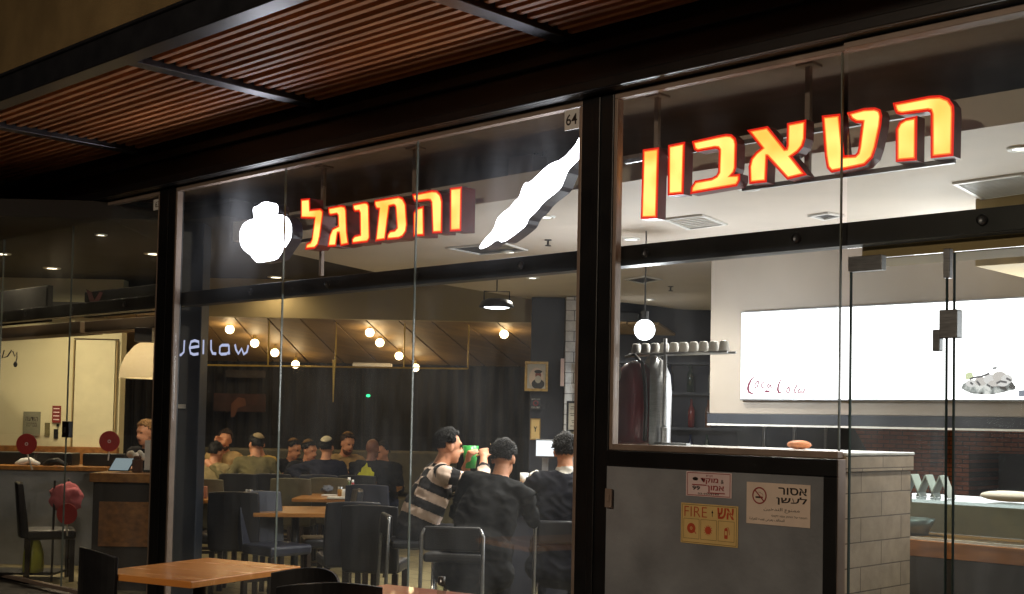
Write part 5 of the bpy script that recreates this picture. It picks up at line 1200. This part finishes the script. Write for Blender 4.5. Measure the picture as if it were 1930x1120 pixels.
def person(label, pos, rot, seat=.45, lean=.1, twist=0, hyaw=0, hpitch=0, hroll=0, hands=None, shirt='cloth_black', trousers='cloth_jeans', skin='skin', hair='hair_black', hairline=.25, kippah=None, beard=None, voxel=.014, group=None, w=1.0, sleeve=1.0, curl=.6, side=0, bald=False, shirt2=None, poles=None, palms=None, coat=False, crumple=.008, size=1.0):
    t = thing('person', label, 'person', (0, 0, 0), group); F = Fig()
    P0 = Vector((0, 0, seat+.10)); Rt = rotm(twist, -lean, side)
    def T(x, y, z): return P0+Rt @ Vector((x, y, z))
    S = shirt
    F.ell(P0+Vector((0, .0, .0)), (.175*w, .135, .12), None, trousers)
    F.cap(T(0, 0, .05), T(0, .0, .22), .135*w, .135*w, S, 0.0); F.cap(T(-.05*w, 0, .06), T(-.06*w, .005, .34), .115*w, .115*w, S, 0.01); F.cap(T(.05*w, 0, .06), T(.06*w, .005, .34), .115*w, .115*w, S, 0.01)
    F.cap(T(-.075*w, 0, .24), T(-.085*w, .005, .42), .105, .098, S, .19); F.cap(T(.075*w, 0, .24), T(.085*w, .005, .42), .105, .098, S, .19)
    F.ell(T(0, -.015, .26), (.170*w, .118, .27), Rt, S, .26)
    if coat: F.ell(T(0, -.02, .22), (.195*w, .135, .33), Rt, S); F.ell(P0+Vector((0, -.03, -.01)), (.225*w, .19, .20), None, S); F.ell(P0+Vector((0, -.05, -.14)), (.25*w, .19, .16), None, S); F.cap(T(-.15*w, -.005, .455), T(.15*w, -.005, .455), .078, .078, S)
    F.cap(T(-.13*w, .0, .475), T(.13*w, .0, .475), .070, .070, S, .42); F.cap(T(0, 0, .42), T(0, -.005, .52), .085, .062, S, .37)
    sh = [T(-.185*w, 0, .47), T(.185*w, 0, .47)]
    nb, hc = T(0, -.005, .52), T(0, .02, .555)
    Rh = rotm(hyaw, hpitch, hroll) @ rotm(0, -lean*.25, 0); H0 = hc+Rh @ Vector((0, .015, .125))
    def h(x, y, z): return H0+Rh @ Vector((x, y, z))
    F.cap(nb, h(0, -.025, -.07), .062, .056, skin)
    if shirt2: F.cap(T(0, -.005, .515), T(0, 0, .545), .070, .064, shirt2)
    F.ell(h(0, -.012, .03), (.074, .095, .092), Rh, skin); F.ell(h(0, .028, -.045), (.058, .062, .074), Rh, skin); F.ell(h(0, .055, -.095), (.032, .03, .022), Rh, skin)
    F.cap(h(0, .082, .02), h(0, .107, -.026), .009, .015, skin); F.ell(h(-.016, .092, -.028), (.011, .012, .009), Rh, skin); F.ell(h(.016, .092, -.028), (.011, .012, .009), Rh, skin)
    F.ell(h(0, .075, .038), (.055, .014, .012), Rh, skin)
    F.ell(h(0, .086, -.058), (.024, .010, .008), Rh, 'skin_shade')
    for s in (-1, 1):
        F.ell(h(s*.030, .080, .012), (.012, .010, .008) if voxel < .012 else (.006, .006, .004), Rh, 'eye')
        if voxel < .012: F.ell(h(s*.031, .086, .034), (.020, .007, .005), Rh, hair)
        F.ell(h(s*.075, -.012, -.005), (.012, .022, .034), Rh, skin)
    # legs, feet on the floor or a foot rail
    az = max(.085, seat-.40)
    for s in (-1, 1):
        hip, kn, an = P0+Vector((s*.095, .03, -.015)), P0+Vector((s*.135, .44, -.02)), Vector((s*.125, .40, az))
        F.cap(hip, kn, .088, .062, trousers); F.cap(kn, an, .060, .042, trousers); F.cap(an+Vector((0, -.03, -.04)), an+Vector((s*.02, .14, -.05)), .042, .034, 'cloth_shoe')
    # arms
    hd_ = hands or ((-.12, .34, .30), (.12, .34, .30)); cl = sleeve
    for i, s in enumerate((-1, 1)):
        tgt = P0+Vector(hd_[i]); pole = (poles[i] if poles else (s*.5, -.5, -.8)); el, wr = elbow(sh[i], tgt, .29, .26, pole)
        F.cap(sh[i], el, .064, .050, S, .10)
        if cl >= 1: F.cap(el, el.lerp(wr, .93), .050, .038, S, .39); F.cap(el.lerp(wr, .9), wr, .031, .028, skin)
        else: F.cap(el, el.lerp(wr, cl), .052, .046, S, .39); F.cap(el.lerp(wr, cl*.8), wr, .042, .028, skin)
        f = (wr-el).normalized(); hand(F, wr, f, palms[i] if palms else (-s*.5, .2, -.6), s, skin, curl)
    mats = []
    for q in F.p:
        if q[5] not in mats: mats.append(q[5])
    F.mesh('body', mats, voxel, t, crumple)
    # hair, skullcap, beard
    if not bald:
        hm = MB().ball(h(0, -.016, .034), (.0815, .1015, .099), 30, 20, rot=Rh, keep=lambda u: u.z > -.52 and (u.y < .30+u.z*.10 or u.z > hairline+.5*max(0, u.y)) and not (abs(u.x) > .80 and u.z < .02 and u.y > -.35))
        hm.v = [v+(v-H0).normalized()*(.012*mnoise.noise(v*38+Vector((len(label), 0, 0)))+.006*mnoise.noise(v*90)) for v in hm.v]
        fl_ = [f for f in hm.f]; rng = random.Random(len(label)); nt_ = 1500 if voxel < .012 else 420; L_ = .018
        tv, tf = [], []
        for q in range(nt_):
            f = rng.choice(fl_); u1, u2 = rng.random(), rng.random(); a, b, c, d = (hm.v[i] for i in f)
            p_ = a.lerp(b, u1).lerp(d.lerp(c, u1), u2); nn = (p_-H0).normalized(); tg = (Rh @ Vector((rng.uniform(-.6, .6), rng.uniform(-.7, .5), -.7))); tg = (tg-nn*tg.dot(nn))
            tip = p_+(nn*.55+tg*.8).normalized()*L_*rng.uniform(.6, 1.3); sd_ = nn.cross(tg).normalized()*.003; k_ = len(tv); tv += [p_-sd_-nn*.003, p_+sd_-nn*.003, tip]; tf.append((k_, k_+1, k_+2))
        hm.add(tv, tf)
        o = hm.build('hair', M[hair], t, smooth=True); sd = o.modifiers.new('thick', 'SOLIDIFY'); sd.thickness = .004; sd.offset = -1
    if kippah:
        km = MB().ball(h(0, -.030, .040), (.079, .094, .101), 26, 18, rot=Rh @ Matrix.Rotation(R(22), 3, 'X'), keep=lambda u: u.z > .62)
        o = km.build('skullcap', M[kippah], t, smooth=True); sd = o.modifiers.new('thick', 'SOLIDIFY'); sd.thickness = .010; sd.offset = 1
    if beard:
        bmb = MB().ball(h(0, .030, -.052), (.066, .070, .080), 24, 16, rot=Rh, keep=lambda u: u.z < -.12 and u.y > -.55 and not (abs(u.x) < .38 and u.y > .5 and u.z > -.35))
        o = bmb.build('beard', M[beard], t, smooth=True); sd = o.modifiers.new('thick', 'SOLIDIFY'); sd.thickness = .014; sd.offset = 1
    t.location = pos; t.rotation_euler = (0, 0, rot); t.scale = (size,)*3
    return t, F, dict(h=h, T=T, Rh=Rh, P0=P0)
GP = 'diners at the far tables'
def sp(x, b): return spot(x, 792, b, 0)
# the three men near the glass
t, F, k = person('man in a striped sweater in profile raising a dark glass to his mouth', STO[0][0], RIGHT+.30, seat=.66, lean=.38, hyaw=.12, hpitch=.0, hands=((-.16, .44, .52), (.07, .50, .55)), shirt='striped', trousers='cloth_black', hairline=.38, voxel=.0085, sleeve=.60, curl=1.0, w=1.12, poles=((-.6, -.1, -.9), (.75, -.05, -.75)), palms=((.8, .3, .1), (-.8, .3, .1)))
MW = Matrix.Translation(STO[0][0]) @ Matrix.Rotation(RIGHT+.30, 4, 'Z')
gc = MW @ (k['P0']+Vector((.02, .60, .60))); o = MB().lathe(gc-UP*.06, [(0, 0), (.032, 0), (.036, .12), (.033, .12), (.029, .008), (0, .008)], 16).build('drinking_glass', mat('dark_drink', (40, 22, 20), .12, coat=.6), base=gc-UP*.06, smooth=True); tag(o, 'dark glass held to the mouth of the man in stripes', 'glass')
gc = MW @ (k['P0']+Vector((-.17, .46, .50))); o = MB().lathe(gc-UP*.03, [(0, 0), (.042, 0), (.062, .17), (.058, .17), (.04, .01), (0, .01)], 20).build('green_tumbler', M['green_cup'], base=gc-UP*.03, smooth=True); tag(o, 'green plastic tumbler between the man in stripes and his raised arm', 'tumbler')
person('man in a black jacket with his back to the glass, leaning over the bar', spot(902, 798, 8.5), AWAY-.12, seat=.62, lean=.40, side=.24, coat=True, hyaw=-.15, hpitch=-.16, hands=((-.10, .52, .36), (.22, .52, .36)), shirt='cloth_coatblack', trousers='cloth_black', voxel=.0095, w=1.10, hairline=.1, crumple=.008)
person('man in a dark jacket with white collar sitting upright at the bar', STO[2][0], AWAY+.1, seat=.60, lean=.06, coat=True, hyaw=-.1, hands=((-.26, .36, .36), (.2, .38, .32)), shirt='cloth_coatnavy', trousers='cloth_black', voxel=.0095, w=1.15, shirt2='cloth_white', hairline=.1)
# diners at the far tables
person('man in a beige hoodie seen from behind beside the slate pillar', sp(394, 14.9), AWAY-.25, hands=((-.34, .30, .36), (.20, .40, .27)), shirt='cloth_hoodie', group=GP, lean=.26, hyaw=-.3, hroll=.1, size=.95)
person('bearded man in tan with his hand at his mouth', sp(428, 16.2), TOWARD-.15, hands=((-.10, .34, .28), (.04, .20, .60)), shirt='cloth_tan', group=GP, beard='hair_brown', hair='hair_brown', lean=.12, hyaw=.35, hroll=-.12, curl=1.0, size=1.04)
person('man in an olive jacket and beige skullcap seen from behind', sp(482, 14.95), AWAY+.2, hands=((-.48, .10, .40), (.25, .38, .27)), shirt='cloth_olive', group=GP, kippah='cloth_kip_beige', lean=.28, hyaw=.35, hroll=.12, size=1.03)
person('man in a mustard shirt turned to the beige skullcap man', sp(508, 16.2), TOWARD-.5, hands=((-.12, .36, .28), (.2, .36, .28)), shirt='cloth_yellowtan', group=GP, hyaw=.55, hroll=.08, hair='hair_brown', lean=.3, size=1.02)
person('man in black almost lost in the dark by the curtain', sp(551, 16.5), TOWARD+.2, shirt='cloth_black', group=GP, kippah='cloth_kip_tan', hyaw=.8, hpitch=-.2, lean=.3, size=.98)
person('young man in a black coat looking to the side under a small skullcap', sp(578, 15.9), TOWARD+.35, hands=((-.2, .34, .28), (.3, .33, .22)), shirt='cloth_black', group=GP, kippah='cloth_kip_tan', hyaw=.6, hpitch=-.15, hroll=.1, lean=.3, size=.98)
person('man in a navy coat and white skullcap seen from behind', sp(613, 15.0), AWAY-.1, hands=((-.26, .02, .30), (.2, .38, .28)), shirt='cloth_navy', group=GP, kippah='cloth_kip_white', lean=.15, poles=((-.9, .3, -.3), (.5, -.5, -.8)))
person('red bearded man in a tan sweater facing the room', sp(651, 16.0), TOWARD+.2, shirt='cloth_tan', group=GP, beard='beard_red', hair='hair_brown', kippah='cloth_kip_tan', hyaw=.4, hpitch=-.2, hroll=-.1, lean=.16, size=1.04)
te, F, ke = person('bald man in a black jacket with a yellow emblem on his back', sp(699, 15.0), AWAY-.15, shirt='cloth_black', skin='skin_dark', group=GP, bald=True, hyaw=-.2, lean=.12, w=1.15)
em = MB(); fl = [(-.11, -.05), (-.115, .0), (-.09, .03), (-.075, .02), (-.065, .075), (-.03, .10), (-.005, .14), (.005, .09), (.04, .085), (.06, .04), (.085, .03), (.085, -.05), (.03, -.03), (.0, -.055), (-.05, -.025)]
em.prism([ke['T'](x, -.155-.02*(1-(x/.12)**2), .36+z) for x, z in fl], ke['T'](0, .02, 0)-ke['T'](0, 0, 0))
OFF[te.as_pointer()] = Vector((0, 0, 0)); em.build('back_emblem', M['cloth_emblem'], te, tri=True)
person('smiling man in a black shirt facing the bald man', sp(731, 16.0), TOWARD-.25, shirt='cloth_black', group=GP, hyaw=-.45, hpitch=-.08, hroll=-.12, lean=.22, size=.97)
# person behind the host desk
person('person with fair hair standing in dark clothes behind the host desk', spot(287, 786, 12.9), TOWARD-.3, seat=.62, shirt='cloth_black', trousers='cloth_black', hair='hair_fair', hyaw=-.2, hpitch=-.1, hairline=.2)

# ================================================================== ASSUMED STREET LIGHT (unseen, added behind the camera to light the shopfront and terrace)
sl = thing('assumed_street_lamp', 'tall street lamp with a warm hooded head on the pavement', 'street lamp', (2.6, -10.5, 0))
MB().tube([(2.6, -10.5, 0), (2.6, -10.5, .6), (2.6, -10.5, 5.0)], [.09, .07, .05], 12).build('pole', M['black_steel'], sl)
MB().tube([(2.6, -10.5, 4.9), (2.3, -10.2, 5.1), (1.9, -9.7, 5.1)], .03, 8).build('arm', M['black_steel'], sl)
MB().lathe((1.8, -9.6, 4.95), [(0, .16), (.12, .15), (.24, .05), (.26, 0), (.24, 0), (0, .04)], 20).build('hood', M['black_steel'], sl, smooth=True)
MB().lathe((1.8, -9.6, 4.98), [(0, 0), (.2, 0)], 20).build('lit_disc', M['lamp_warm'], sl)
lamp('SPOT', (1.8, -9.6, 4.9), 1150, (1.0, .80, .58), .25, sl, 2.5, .5, aim=Vector((-.35, .55, -.75)))  # spot of the assumed lamp, inferred from the light on table and panel
